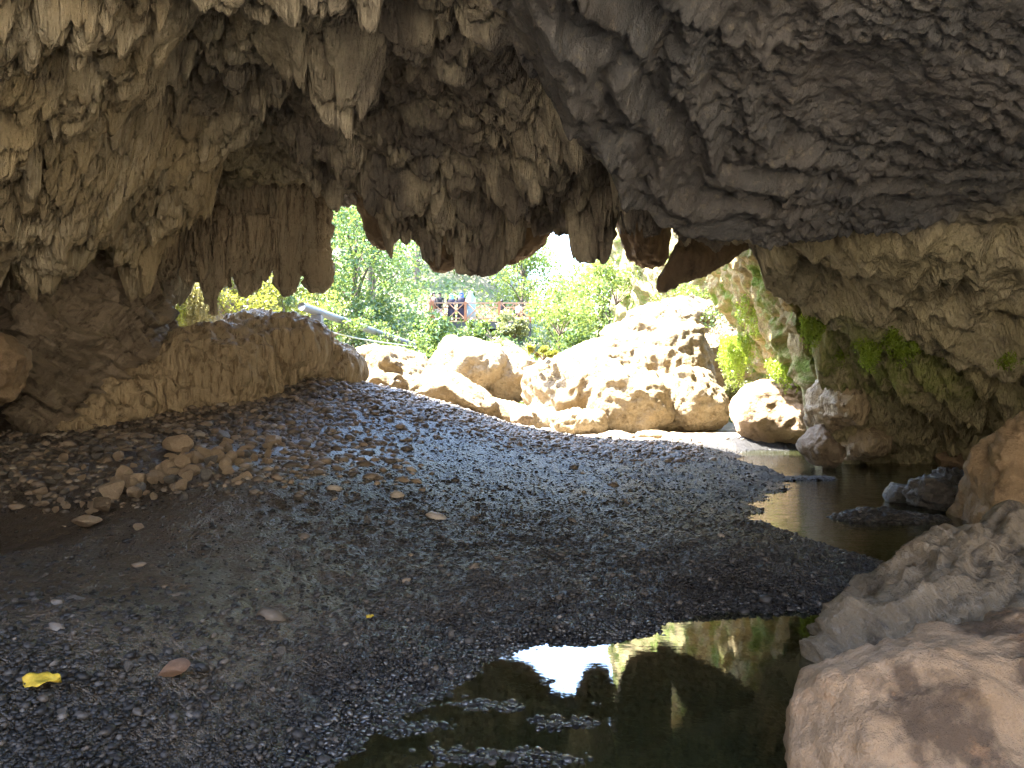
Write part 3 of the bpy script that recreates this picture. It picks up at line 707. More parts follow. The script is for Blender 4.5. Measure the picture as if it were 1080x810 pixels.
def d_boulder(a=.10, s=1.0, k=0):
    def f(P, Nn):
        q = P * s
        return a * (.9 * fbm(q * .9, 4, 401 + k) + .5 * (ridged(q * 1.6, 3, 405 + k) - .8) * .5 + .22 * fbm(q * 5, 3, 411 + k))
    return f
def d_knob(a=.14, s=1.0, k=0):
    def f(P, Nn):
        q = P * s + .25 * np.stack([perlin(P * 2 * s, 1), perlin(P * 2 * s, 2), perlin(P * 2 * s, 3)], 1)
        f1, f2, cid = voro3(q * 1.3, 421 + k); g1, g2, gid = voro3(q * 3.7, 431 + k)
        return a * (1.1 * (f2 - f1) * (.5 + cid) + .45 * (g2 - g1) + .7 * fbm(q * .8, 3, 441 + k) + .22 * fbm(q * 6, 3, 445 + k) - .5)
    return f
def d_crag(a=.2, s=1.0, k=0):
    def f(P, Nn):
        q = P * s + .3 * np.stack([fbm(P * s, 2, 1), fbm(P * s, 2, 2), fbm(P * s, 2, 3)], 1)
        f1, f2, cid = voro3(q * 1.1 * np.array([1, 1, 1.5]), 521 + k); g1, g2, gid = voro3(q * 3.1, 531 + k)
        return a * (.9 * np.minimum(f2 - f1, .5) * (.4 + cid) + .35 * np.minimum(g2 - g1, .5) + .8 * fbm(q * .8, 3, 541 + k) + .28 * (ridged(q * 2.6, 5, 545 + k, .6) - 1.1) + .16 * fbm(q * 7, 3, 549 + k) - .2)
    return f
def d_flow(a=.09, s=1.0, k=0, vert=.22):
    def f(P, Nn):
        q = P * s; w_ = .3 * fbm(q * .8, 2, 451 + k)
        st = np.stack([q[:, 0] * 3.2 + w_, q[:, 1] * 3.2 + w_, q[:, 2] * 3.2 * vert + w_], 1)
        st2 = np.stack([q[:, 0] * 8 + 2 * w_, q[:, 1] * 8, q[:, 2] * 8 * vert], 1)
        return a * (1.0 * (ridged(st, 2, 455 + k, .4) - .6) + .5 * fbm(st2, 3, 461 + k) + .8 * fbm(q * .9, 2, 465 + k) + .15 * fbm(q * 9, 2, 467 + k))
    return f
def d_strata(a=.08, s=1.0, ax=(.5, .2, .85), k=0):
    ax = np.array(ax) / np.linalg.norm(ax)
    def f(P, Nn):
        q = P * s; t = q @ ax; w_ = fbm(q * .7, 3, 471 + k)
        st = np.stack([t * 4.5 + w_, q[:, 0] * .6, q[:, 1] * .6], 1)
        return a * (ridged(st, 4, 475 + k, .6) * .8 - .6 + .8 * fbm(q * .8, 3, 481 + k) + .2 * fbm(q * 6, 3, 485 + k))
    return f

def rock(name, hulls, vox, mat, disp=None, smooth=6, label=None, cat='rock', group=None, parent=None, carve=None, cut=None):
    bm = bmesh.new()
    for H in hulls:
        vs = [bm.verts.new(tuple(float(c) for c in p)) for p in H]
        r = bmesh.ops.convex_hull(bm, input=vs)
        junk = [g for g in r['geom_interior'] if isinstance(g, bmesh.types.BMVert)]
        if junk: bmesh.ops.delete(bm, geom=list(set(junk)), context='VERTS')
    me0 = bpy.data.meshes.new('tmp'); bm.to_mesh(me0); bm.free()
    t = bpy.data.objects.new('tmp', me0); COL.objects.link(t)
    m = t.modifiers.new('r', 'REMESH'); m.mode = 'VOXEL'; m.voxel_size = vox
    if smooth: m2 = t.modifiers.new('s', 'SMOOTH'); m2.iterations = smooth; m2.factor = .5
    me = bpy.data.meshes.new_from_object(t.evaluated_get(bpy.context.evaluated_depsgraph_get()))
    bpy.data.objects.remove(t); bpy.data.meshes.remove(me0)
    n = len(me.vertices); V = np.empty(n * 3, np.float32); me.vertices.foreach_get('co', V); V = V.reshape(-1, 3)
    Nn = np.empty(n * 3, np.float32); me.vertex_normals.foreach_get('vector', Nn); Nn = Nn.reshape(-1, 3)
    if disp: V = V + Nn * np.asarray(disp(V, Nn), np.float32)[:, None]
    c = V.mean(0); base = np.array([c[0], c[1], V[:, 2].min()])
    me.vertices.foreach_set('co', (V - base).astype(np.float32).ravel())
    me.polygons.foreach_set('use_smooth', np.ones(len(me.polygons), bool)); me.update()
    me.materials.clear(); me.materials.append(mat); me.name = name
    o = bpy.data.objects.new(name, me); COL.objects.link(o); o.location = [float(v) for v in base]
    if parent: o.parent = parent
    return tag(o, label, cat, group)

def chain(l, depth=None, n=12):
    """convex pieces between successive cross-sections (px, py, D, halfwidth px, halfdepth m)"""
    out = []
    def ring(px, py, D, hw, hd):
        c = at(px, py, D); s = hw * D / F
        return [c + np.array([s * math.cos(2 * math.pi * k / n), hd * math.sin(2 * math.pi * k / n), 0]) for k in range(n)]
    for a, b in zip(l[:-1], l[1:]): out.append(np.array(ring(*a) + ring(*b)))
    return out

# foreground right
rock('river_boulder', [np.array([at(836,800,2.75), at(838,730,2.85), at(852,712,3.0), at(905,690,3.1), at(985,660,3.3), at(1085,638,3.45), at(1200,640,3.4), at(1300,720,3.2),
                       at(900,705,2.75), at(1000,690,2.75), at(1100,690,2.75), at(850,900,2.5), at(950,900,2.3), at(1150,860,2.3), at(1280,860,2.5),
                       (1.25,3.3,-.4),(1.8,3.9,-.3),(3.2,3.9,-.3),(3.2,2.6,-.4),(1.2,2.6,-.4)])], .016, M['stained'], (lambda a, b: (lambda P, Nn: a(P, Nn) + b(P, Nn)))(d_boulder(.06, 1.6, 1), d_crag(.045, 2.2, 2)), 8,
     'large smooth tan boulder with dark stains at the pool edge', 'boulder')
rock('river_boulder', [np.array([at(868,708,4.0), at(905,655,4.2), at(945,605,4.45), at(990,568,4.8), at(1040,556,5.0), at(1100,553,5.0), at(1200,560,4.9),
                       at(960,660,3.9), at(1060,640,3.95), at(1200,640,3.9), (1.7,4.4,-.3),(2.2,5.3,-.3),(4.4,5.4,-.3),(4.4,4.0,-.3),(1.9,3.9,-.3)])], .022, M['greybrown'], d_strata(.16, 1.15, (-.45, .25, .85), 3), 8,
     'brown furrowed boulder sloping down behind the stained boulder', 'boulder')
rock('river_boulder', [np.array([at(1017,548,8.0), at(1018,500,8.0), at(1030,470,7.9), at(1060,445,7.7), at(1085,432,7.5), at(1150,425,7.4), at(1180,560,7.2), at(1040,560,7.4), (5.0,8.8,-.3),(7,8.8,-.3),(7,8.6,1.3),(5,7.4,-.3),(6.8,7,-.3)])], .035, M['tan'], d_knob(.10, 1.6, 5), 5,
     'tall tan pitted boulder standing in water by the right wall', 'boulder')
rock('wet_rock', [ell(985,520,8.9,62,42,.7,seed=3), ell(1005,512,9.0,40,45,.6,seed=4)], .022, M['wetdark'], d_crag(.11, 2.4, 7), 1, 'larger wet dark rock in the water beside the tall tan boulder', 'rock')
rock('wet_rock', [ell(951,521,9.3,36,24,.4,seed=5)], .018, M['wetdark'], d_crag(.045, 1, 8), 1, 'smaller wet dark rock at the water end of the pair', 'rock')
rock('wall_rock', [ell(886,428,13.3,60,62,1.6,seed=46), ell(876,440,13.6,44,40,1.2,seed=50), ell(912,468,13.4,56,44,1.2,seed=47)], .03, M['flow'], d_knob(.12, 1.3, 75), 4, 'knobbly tan rock bulging from the foot of the far wall over the hollow', 'rock')
rock('wall_rock', [ell(862,470,13.1,30,46,.9,seed=48), ell(878,479,13.0,30,26,.8,seed=49)], .03, M['leftslab'], d_knob(.10, 1.3, 76), 4, 'low dark rock at the waterline between rounded boulder and far wall', 'rock')
# left flank
rock('leaning_slab', [np.array([at(8,268,9.9), at(60,262,10.3), at(110,285,10.8), at(152,305,11.4), at(148,345,11.3), at(120,395,11.0), at(90,430,10.6), at(60,450,10.2), at(25,440,9.9), at(36,370,9.9), at(20,330,9.5),
                      (-7.9,12.8,0),(-8.0,12.8,4),(-6.4,13,0.5),(-6,12.8,3.4),(-7.2,10.2,3.8)])], .035, M['striated'], d_strata(.26, .8, (.70, .15, .70), 9), 3,
     'huge dark brown rock slab leaning against the left cave wall', 'rock')
rock('cave_rock', [ell(-14,385,8.3,80,85,1.2,seed=9)], .04, M['tan'], d_knob(.09, 1.5, 11), 4, 'tan rock lump beside the dark hollow at the left wall', 'rock')
rock('flowstone_mound', [ell(235,392,12.6,170,105,2.6,seed=11,jit=.08), ell(300,375,13.4,120,90,2.2,seed=12,jit=.08), ell(268,352,13.8,70,48,1.6,seed=13,jit=.1), ell(345,392,13.9,72,62,1.8,seed=14,jit=.08),
                         ell(150,420,11.7,130,70,2.2,seed=15,jit=.08), ell(104,446,11.0,96,34,2.0,seed=16,jit=.03), ell(132,432,11.3,100,50,2,seed=20,jit=.03), ell(190,378,12.8,90,60,1.6,seed=17,jit=.1), ell(205,425,12.0,130,70,1.6,seed=18,jit=.08),
                         ell(170,402,12.0,90,50,1.6,seed=19,jit=.03)], .028, M['flow'],
     d_flow(.10, .95, 13, .13), 10, 'long rounded tan flowstone mound on top of the gravel bank', 'rock')
# hanging rock at the mouth
def tips(px0, px1, py, D, n, seed, ln=40):
    r = np.random.default_rng(seed); out = []
    for k in range(n):
        px = px0 + (px1 - px0) * (k + r.uniform(.2, .8)) / n; d = D + r.uniform(-.25, .15); l = ln * r.uniform(.4, 1.1); hw = r.uniform(4, 8)
        out += chain([(px, py - 50, d, hw * 1.3, .13), (px + r.uniform(-2, 2), py - 8, d, hw, .11), (px + r.uniform(-3, 3), py - 8 + l, d, 2, .03)], n=8)
    return out
ST = 'stalactite curtains hanging at the left of the mouth'
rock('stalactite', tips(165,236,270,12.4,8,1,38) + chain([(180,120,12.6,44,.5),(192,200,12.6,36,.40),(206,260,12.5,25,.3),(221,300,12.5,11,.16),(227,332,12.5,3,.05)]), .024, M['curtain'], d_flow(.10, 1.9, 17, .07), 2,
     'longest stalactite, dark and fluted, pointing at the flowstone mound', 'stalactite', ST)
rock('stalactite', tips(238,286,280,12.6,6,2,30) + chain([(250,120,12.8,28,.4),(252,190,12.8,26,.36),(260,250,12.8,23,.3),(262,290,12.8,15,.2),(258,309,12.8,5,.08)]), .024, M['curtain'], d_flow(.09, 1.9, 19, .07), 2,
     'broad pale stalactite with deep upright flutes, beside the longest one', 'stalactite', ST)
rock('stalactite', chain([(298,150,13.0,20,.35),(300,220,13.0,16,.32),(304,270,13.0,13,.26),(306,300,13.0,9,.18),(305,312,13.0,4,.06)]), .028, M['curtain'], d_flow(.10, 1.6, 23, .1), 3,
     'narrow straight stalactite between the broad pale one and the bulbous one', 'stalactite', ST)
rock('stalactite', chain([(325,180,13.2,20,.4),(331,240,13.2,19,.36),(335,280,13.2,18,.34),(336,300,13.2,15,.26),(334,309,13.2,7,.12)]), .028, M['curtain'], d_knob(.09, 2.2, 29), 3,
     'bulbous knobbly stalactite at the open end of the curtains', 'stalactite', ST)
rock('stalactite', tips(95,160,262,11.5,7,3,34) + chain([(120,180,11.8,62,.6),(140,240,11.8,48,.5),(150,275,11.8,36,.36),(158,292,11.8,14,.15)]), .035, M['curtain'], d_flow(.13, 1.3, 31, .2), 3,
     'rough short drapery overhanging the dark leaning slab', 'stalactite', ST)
PD = 'short stubs hanging from the ceiling lip'
rock('stalactite', chain([(398,200,14.2,24,.4),(402,235,14.2,20,.35),(404,255,14.2,13,.22),(405,262,14.2,5,.08)]), .03, M['pendant'], d_flow(.07, 1.6, 37, .2), 3, 'small brown stub with a drop-like tip under the ceiling lip', 'stalactite', PD)
rock('stalactite', chain([(466,215,14.3,34,.5),(466,258,14.3,28,.42),(468,277,14.3,18,.28),(468,287,14.3,6,.1)]), .03, M['pendant'], d_knob(.08, 1.8, 41), 3, 'stub with a light rim hanging lowest over the green trees', 'stalactite', PD)
rock('stalactite', chain([(530,225,14.3,60,.5),(532,258,14.3,46,.42),(530,272,14.3,30,.3),(528,279,14.3,10,.1)]), .03, M['pendant'], d_knob(.07, 1.8, 42), 3, 'wide flat stub hanging above the wooden platform', 'stalactite', PD)
rock('stalactite', chain([(625,215,14.3,26,.4),(627,250,14.3,20,.34),(628,266,14.3,14,.2),(628,273,14.3,5,.08)]), .03, M['pendant'], d_knob(.07, 1.8, 43), 3, 'rounded stub hanging beside the patch of bright sky', 'stalactite', PD)
rock('rock_column', chain([(672,180,14.6,34,.55),(678,225,14.6,27,.48),(682,255,14.6,25,.45),(684,272,14.6,20,.36),(688,281,14.6,9,.15)]), .03, M['pendant'], d_flow(.08, 1.4, 47, .2), 3,
     'thick tan hanging column just beyond the dark ceiling slab', 'stalactite')
rock('rock_blade', chain([(775,225,13.2,50,.4),(758,255,13.1,42,.34),(738,275,13.0,34,.28),(718,292,13.0,24,.2),(703,303,13.0,10,.12),(696,308,13.0,3,.05)]), .03, M['pendant'], d_flow(.05, 1.6, 53, .3), 4,
     'slanting dark blade of rock pointing down across the mouth', 'stalactite')

# outside the mouth
rock('sunlit_boulder', [ell(655,408,23.2,205,112,3.0,seed=51,jit=.08), ell(605,412,22.5,118,88,3.2,seed=21), ell(690,375,24,120,90,3.4,seed=22), ell(660,425,21.5,110,78,2.8,seed=23), ell(728,425,22,76,84,2.6,seed=24), ell(640,385,23,90,60,2.4,seed=25),
                        ell(735,380,24.5,64,60,2.4,seed=26), ell(575,440,22,60,40,2,seed=27), ell(650,448,22.4,200,36,2.6,seed=28)], .06, M['pale'], d_crag(.19, .8, 59), 1,
     'biggest sunlit knobbly boulder in the middle beyond the mouth', 'boulder')
OB = 'boulders in the sun beyond the mouth'
rock('sunlit_boulder', [ell(495,388,24.5,98,62,2.6,seed=31), ell(470,395,24.2,60,40,2,seed=32)], .06, M['pale'], d_crag(.16, .9, 61), 2, 'angular boulder with a shaded pinkish face below the platform', 'boulder', OB)
rock('sunlit_boulder', [ell(535,398,25,66,56,2.2,seed=33)], .06, M['pale'], d_crag(.2, 1, 63), 3, 'yellowish boulder wedged between the angular and the biggest one', 'boulder', OB)
rock('sunlit_ledge', [ell(415,388,18.5,90,44,2.4,seed=35,tilt=.2), ell(470,415,18.2,130,46,2.6,seed=36,tilt=.3), ell(530,436,18.6,90,34,2.2,seed=37,tilt=.25), ell(400,405,17.5,70,34,1.6,seed=38)], .05, M['pale'], d_crag(.13, 1.0, 67), 2,
     'long white sunlit ledge of rock sloping down from the gravel bank', 'rock')
rock('sunlit_boulder', [ell(612,447,20,62,34,1.5,seed=39)], .04, M['pale'], d_crag(.14, 1.3, 71), 2, 'low brilliant white rock at the foot of the biggest boulder', 'boulder', OB)
rock('sunlit_boulder', [ell(712,345,27,110,60,4,seed=40), ell(760,375,26,70,80,3,seed=41)], .08, M['pale'], d_crag(.28, .8, 73), 2, 'pale rock shelf rising behind the biggest boulder', 'boulder', OB)
rock('river_boulder', [ell(818,432,17.6,98,82,2.4,seed=43,jit=.12), ell(838,446,17.3,96,54,2.4,seed=44,jit=.1)], .05, M['tan'], d_boulder(.15, 1.0, 79), 4, 'big rounded boulder lit white on one side below the mossy cliff', 'boulder')
SR = 'rocks along the crest of the gravel bar'
for i, (px, py, D, w_, h_, mt, lb) in enumerate([(524,459,14.6,40,22,'wetdark','dark wedge-shaped rock on the crest of the gravel bar'), (650,461,16.6,40,13,'leftslab','low brown rock on the bar in front of the white rock'),
        (620,463,16.4,34,9,'leftslab','flat dark rock at the sunlit end of the gravel crest'), (715,465,17,34,18,'tan','pale topped rock near the water on the gravel crest'), (740,469,16.6,36,14,'leftslab','dark rock next to the pale topped one by the water'),
        (690,458,17.5,40,8,'pale','thin bright rock lying before the shady cleft'), (888,478,15.4,34,22,'leftslab','brown rock at the foot of the far wall beside the water'), (550,441,17,26,16,'leftslab','small shaded block on the sunlit ledge'),
        (1015,486,13.2,60,20,'tan','flat tan rock at the waterline below the far wall')]):
    rock('bank_rock', [ell(px, py, D, w_, h_, w_ * D / F * .8, seed=60 + i)], .025, M[mt], d_boulder(.05, 2.2, 83 + i), 2, lb, 'rock', SR)

# cliffs outside
rock('mossy_cliff', [np.array([at(745,262,20), at(768,320,20.5), at(800,395,20.5), at(835,415,18), at(862,425,15), at(850,380,13.8), at(836,320,13.4), at(824,288,13.2), at(800,255,14.5), at(770,215,17), (5.4,14,6), (5.6,19,8),
                     (7.5,14.6,1.2),(8.5,19,1.2),(12,24,1),(12,24,9),(8,25,9),(9,15,8),(2.9,17.5,10.2),(2.7,21.5,10.2),(9,24,11),(9,16,11)]),
                     np.array([(6.9,15.3,-.3),(6.6,17,-.3),(7.2,20,-.3),(7.4,20,2.5),(6.7,15.5,2.5),(6.7,17,2.6),(10,16,-.3),(10,21,-.3),(10,16,2.5),(10,21,2.5)])], .06, M['green_cliff'], d_knob(.34, .75, 91), 3,
     'mossy yellow-green cliff face at the river side of the mouth', 'cliff')
rock('shaded_cliff', [np.array([at(688,300,29), at(700,370,29), at(760,400,29), at(830,420,28), at(840,200,27), at(720,230,29), at(690,262,30), at(655,250,33), (9,36,0),(14,34,0),(14,34,15),(8,37,15),(4.8,36,14),(5,36,2)])], .12, M['green_cliff'], d_knob(.5, .5, 97), 3,
     'shaded rocky cliff with bushes behind the biggest boulder', 'cliff')
rock('vine_cliff', [np.array([at(118,400,19), at(122,260,19), at(165,250,20), at(215,300,21), at(235,350,22), at(220,410,20), (-14,24,0),(-14,24,9),(-9,28,8),(-9,28,0),(-11.5,18.5,9),(-8,22,7)])], .09, M['pale'], d_flow(.3, .7, 101, .3), 3,
     'pale cliff hung with dry yellow vines beyond the leaning slab', 'cliff')

# ------------------------------------------------------------------ FOLIAGE
def leaves(C, size, r, aspect=.55, up=.35):
    n = len(C); d = r.normal(size=(n, 3)); d[:, 2] -= up; d /= np.linalg.norm(d, axis=1)[:, None]
    q = r.normal(size=(n, 3)); s_ = np.cross(d, q); s_ /= np.linalg.norm(s_, axis=1)[:, None] + 1e-9
    L = size * r.uniform(.6, 1.35, n); Wd = L * aspect
    nrm = np.cross(d, s_)
    a = C - d * (L / 2)[:, None]; b = C + s_ * (Wd / 2)[:, None] + nrm * (L * .12)[:, None]; c_ = C + d * (L / 2)[:, None]; e = C - s_ * (Wd / 2)[:, None] + nrm * (L * .12)[:, None]
    V = np.stack([a, b, c_, e], 1).reshape(-1, 3); Q = np.arange(n * 4).reshape(-1, 4)
    return V, Q

def crown_points(cl, n, r):
    """cl: (x,y,z,rad) clumps; leaves thickest toward each clump's skin"""
    cl = np.array(cl); p = cl[:, 3] ** 2; k = r.choice(len(cl), n, p=p / p.sum())
    u = r.normal(size=(n, 3)); u /= np.linalg.norm(u, axis=1)[:, None]
    return cl[k, :3] + u * (cl[k, 3] * r.uniform(.35, 1.08, n) ** .6)[:, None] * np.array([1, 1, .8])

def tree(name, x, y, h, cr, mat, label, nl=5000, ls=.2, trunk=True, group=None, cat='tree', seed=0, z=None, low=.25, squash=1.0):
    r = np.random.default_rng(seed + 500); z0 = float(gz(x, y)) - .1 if z is None else z
    root = empty(name, (x, y, z0)); tag(root, label, cat, group)
    cl = []
    nb = 11
    mb = MB()
    top = np.array([r.normal(0, .05) * h, r.normal(0, .05) * h, h * .8])
    mb.tube([(0, 0, -.3), tuple(top * .3 + r.normal(0, .03 * h, 3) * [1, 1, 0]), tuple(top * .65), tuple(top)], [h * .025, h * .019, h * .012, h * .004], 7)
    for k in range(nb):
        t = low + (1 - low) * (k + .5) / nb; a = k * 2.4 + r.uniform(-.5, .5)
        rr = cr * (.35 + .65 * math.sin(math.pi * min(1, .18 + t * .85))) * r.uniform(.6, 1.0)
        p = np.array([rr * math.cos(a), rr * math.sin(a), h * t])
        cl.append((*p, cr * r.uniform(.32, .55))); q = top * max(.1, t - .22)
        mb.tube([tuple(q), tuple((q + p) / 2 + [0, 0, .05 * h]), tuple(p)], [h * .009, h * .006, h * .002], 5)
        if k % 2:
            cl.append((*(p * [.5, .5, 1] + r.normal(0, .2 * cr, 3)), cr * r.uniform(.3, .45)))
    cl.append((*top, cr * .45))
    mb.build('trunk', M['bark'], root, True)
    V, Q = leaves(crown_points(cl, nl, r), ls, r)
    mesh_np('crown', V, Q, mat, False, root)
    return root

def shrub(name, x, y, z, w_, h, mat, label, nl=1500, ls=.12, group=None, seed=0, cat='shrub', d=None):
    r = np.random.default_rng(seed + 900); root = empty(name, (x, y, z)); tag(root, label, cat, group)
    cl = []; mb = MB()
    for k in range(10):
        p = np.array([r.uniform(-.5, .5) * w_, r.uniform(-.5, .5) * (d or w_), h * r.uniform(.2, .9)]); cl.append((*p, min(w_, h) * r.uniform(.16, .3)))
        mb.tube([(0, 0, -.05), tuple(p * [.4, .4, .5]), tuple(p)], [.02 + .01 * h, .012, .005], 5)
    mb.build('stem', M['bark'], root, True)
    V, Q = leaves(crown_points(cl, nl, r), ls, r); mesh_np('foliage', V, Q, mat, False, root); return root

TG = 'trees on the far hillside'
def X(px, D): return (px - 540) / F * D
for i, (px, D, h, cr, mt, lb) in enumerate([
    (372,36,8.5,3.2,'leaf_mid','broad mid-green tree filling the view above the pipe'), (396,41,9,3.3,'leaf_mid','full green tree between the pipe and the platform'),
    (552,47,6.2,2.3,'leaf_light','light green tree standing close behind the rail with the child'), (634,45,7.5,2.2,'leaf_light','upright light tree to the left of the tan hanging column'), (330,34,8,3,'leaf_mid','green tree behind the stalactite curtains'), (438,49,9.5,3.4,'leaf_light','light green tree rising behind the platform end by the dark-haired pair'),
    (395,34,3.6,2.2,'leaf_dark','low dark green tree growing under the grey pipe'), (500,52,8.5,3.4,'leaf_yellow','yellow-green sunlit tree right behind the people on the platform'),
    (548,54,8,3.2,'leaf_light','bright light green tree behind the rail with the child'), (590,44,5.0,2.4,'leaf_light','rounded pale tree growing behind the biggest boulder'),
    (640,42,6.5,2.8,'leaf_light','leafy tree above the boulder beneath the tan hanging column'), (600,60,5.5,2.6,'leaf_pale','hazy olive tree below the patch of sky'),
    (280,27,5.5,2.4,'leaf_yellow','bright yellow tree seen under the stalactite tips'), (470,58,9,3.6,'leaf_mid','tall green tree high on the hillside above the platform'),
    (380,52,11,4,'leaf_mid','tallest green tree far up the slope under the small stub'), (640,52,7.5,3,'leaf_pale','pale tree high on the slope by the sky gap'),
    (604,40,3.4,1.5,'leaf_mid','small green tree beside the right-hand platform post'), (452,34,2.9,1.6,'leaf_mid','bushy green tree in front of the platform end'),
    (250,32,7,3,'leaf_light','light green tree behind the bright yellow one'), (520,66,9,4,'leaf_pale','pale tree on the skyline above the wide flat stub')]):
    tree('hillside_tree', X(px, D), D, h, cr, M[mt], lb, 5200 if h > 5 else 2600, .20 if D > 33 else .15, group=TG, seed=i)
SG = 'shrubs around the boulders'
for i, (px, py, D, w_, h, mt, lb) in enumerate([
    (545,408,27,1.5,1.9,'leaf_pale','pale flowering shrub growing up in front of the platform'), (490,368,36,5,1.5,'leaf_dark','dark green shrub mass directly below the platform'),
    (430,395,27,3.0,1.8,'leaf_mid','green shrub at the lower end of the grey pipe'), (590,352,30,2.4,2.0,'leaf_light','light green shrub on the shoulder of the biggest boulder'),
    (650,320,31,3.2,2.0,'leaf_light','light green bush above the biggest boulder under the column'), (740,395,26,2.6,2.2,'leaf_dark','dark shrub in the shade between boulder and cliff'),
    (720,335,27,2.2,1.6,'leaf_light','shrub clinging to the shaded cliff under the blade tip'), (776,432,22,.9,2.4,'leaf_pale','pale trailing shrub in the gap beside the mossy cliff'),
    (573,378,21.6,.9,.35,'leaf_yellow','yellow-green tuft on top of the biggest boulder'), (690,385,23,.8,.4,'leaf_yellow','yellow-green tuft in the hollow of the biggest boulder'),
    (350,355,24,2.6,1.2,'leaf_mid','green shrub behind the flowstone mound below the pipe'), (300,340,23,3.0,1.6,'leaf_yellow','yellow shrub just over the flowstone mound'),
    (245,345,20,2.2,1.7,'leaf_yellow','yellow leafy shrub behind the longest stalactite tip'), (520,358,37,2.6,1.1,'leaf_mid','green bush hiding the middle of the platform'), (542,356,35,1.2,1.5,'leaf_pale','pale bush before the rail with the child')]):
    p = at(px, py, D); shrub('shrub', p[0], p[1], p[2], w_, h, M[mt], lb, 1600, .16 if D > 28 else .11, SG, i)

def undergrowth():
    r = np.random.default_rng(77); n = 42000
    y = r.uniform(26, 75, n); x = (r.uniform(-.62, .5, n)) * y
    z = gz(x, y) + 1.2 * fbm(np.stack([x, y, x * 0], 1) * .12, 3, 241) + r.uniform(-.1, .9, n) * (.4 + np.clip(fbm(np.stack([x, y, x * 0], 1) * .3, 2, 7) + .4, 0, 1.5))
    V, Q = leaves(np.stack([x, y, z], 1), .26, r)
    tag(mesh_np('undergrowth', V, Q, M['leaf_mid'], False), 'mixed green undergrowth covering the far hillside', 'undergrowth', kind='stuff')
undergrowth()

def hanging(name, px, py, D, w_px, h_px, mat, label, n=220, ls=.09, seed=0, depth=.25, group=None):
    n = int(n * 2.4); ls = ls * .6; r = np.random.default_rng(seed + 1300); s = D / F; top = at(px, py, D); root_loc = top
    Vs, Qs, k = [], [], 0
    pts_ = []
    for j in range(n // 8):
        x0 = r.uniform(-.5, .5) * w_px * s; y0 = r.uniform(-.5, .5) * depth; ln = h_px * s * r.uniform(.45, 1.0) * (1 - .5 * abs(x0) / (w_px * s * .5))
        m = 9 + int(ln / (ls * .45)); t = np.linspace(0, 1, m)
        pts_.append(np.stack([x0 + .06 * np.sin(t * 5 + j) * ln, y0 - .10 * np.sin(t * np.pi) + 0 * t, -t * ln + .05 * r.uniform(-1, 1)], 1) + r.normal(0, .018, (m, 3)))
    C = np.vstack(pts_); V, Q = leaves(C, ls, r, .45, .9)
    o = mesh_np(name, V, Q, mat, False); o.location = [float(v) for v in root_loc]
    return tag(o, label, 'fern' if 'fern' in name else 'vine', group)
FG = 'ferns hanging on the far wall'
for i, (px, py, D, w_, h_, lb) in enumerate([(855,336,11.85,18,36,'first fern curtain from the mouth, under the bulging ledge'), (915,344,11.3,24,54,'longest fern curtain, in the middle of the wall'),
        (950,346,10.9,36,44,'widest fern curtain hanging next to the longest'), (1000,356,10.6,24,22,'thin short fern below the bulging ledge'), (1062,372,9.9,14,18,'small fern tuft nearest the tall tan boulder'),
        (880,368,12.6,16,22,'sparse fern low on the wall below the first curtain')]):
    hanging('hanging_fern', px, py, D, w_, h_, M['fern'], lb, 420, .075, i, .35, FG)
MG = 'moss ferns on the mossy cliff'
for i, (px, py, D, w_, h_, lb) in enumerate([(795,300,17.2,30,60,'bright fern mass in the centre of the mossy cliff'), (775,355,19.2,30,60,'long trailing moss at the outer edge of the mossy cliff'), (835,380,16.0,50,34,'green fern fringe above the rounded boulder'), (765,270,19.5,24,40,'upper fern clump on the mossy cliff near the blade')]):
    hanging('hanging_fern', px, py, D, w_, h_, M['fern'], lb, 520, .10, 20 + i, .8, MG)
VG = 'dry vines on the pale cliff'
for i, (px, py, D, w_, h_, lb) in enumerate([(170,290,18.3,44,110,'yellow hanging vines next to the leaning slab'), (205,300,19.2,44,90,'white dry vines behind the longest stalactite')]):
    hanging('hanging_vine', px, py, D, w_, h_, M['dryvine' if i else 'leaf_yellow'], lb, 700, .12, 30 + i, .8, VG)

# ------------------------------------------------------------------ PIPE AND HOSE
pa, pb = at(318, 323, 21), at(436, 364, 31)
root = empty('water_pipe', pa); tag(root, 'long pale grey pipe crossing the green slope beyond the mound', 'pipe')
d_ = pb - pa
MB().tube([tuple(d_ * t) for t in (0, .25, .5, .75, 1)], .12, 14).build('pipe_body', M['pipe'], root, True)
for t in (.33, .66):
    c_ = d_ * t; e_ = d_ / np.linalg.norm(d_) * .09
    MB().tube([tuple(c_ - e_), tuple(c_ + e_)], .135, 14).build('coupling', M['pipe'], root, True)
mb = MB(); q = d_ * .1; mb.box((q[0], q[1], q[2] - .75), (.3, .3, 1.3)); mb.build('support', M['pipe'], root)
hp = [at(330,344,22), at(352,351,23), at(378,357,24.5), at(405,361.5,26), at(440,366,28.5)]
o = MB().tube([p - hp[0] for p in hp], .022, 8).build('hose', M['hose'], None, True); o.location = hp[0]; tag(o, 'thin pale hose strung below the grey pipe', 'hose')

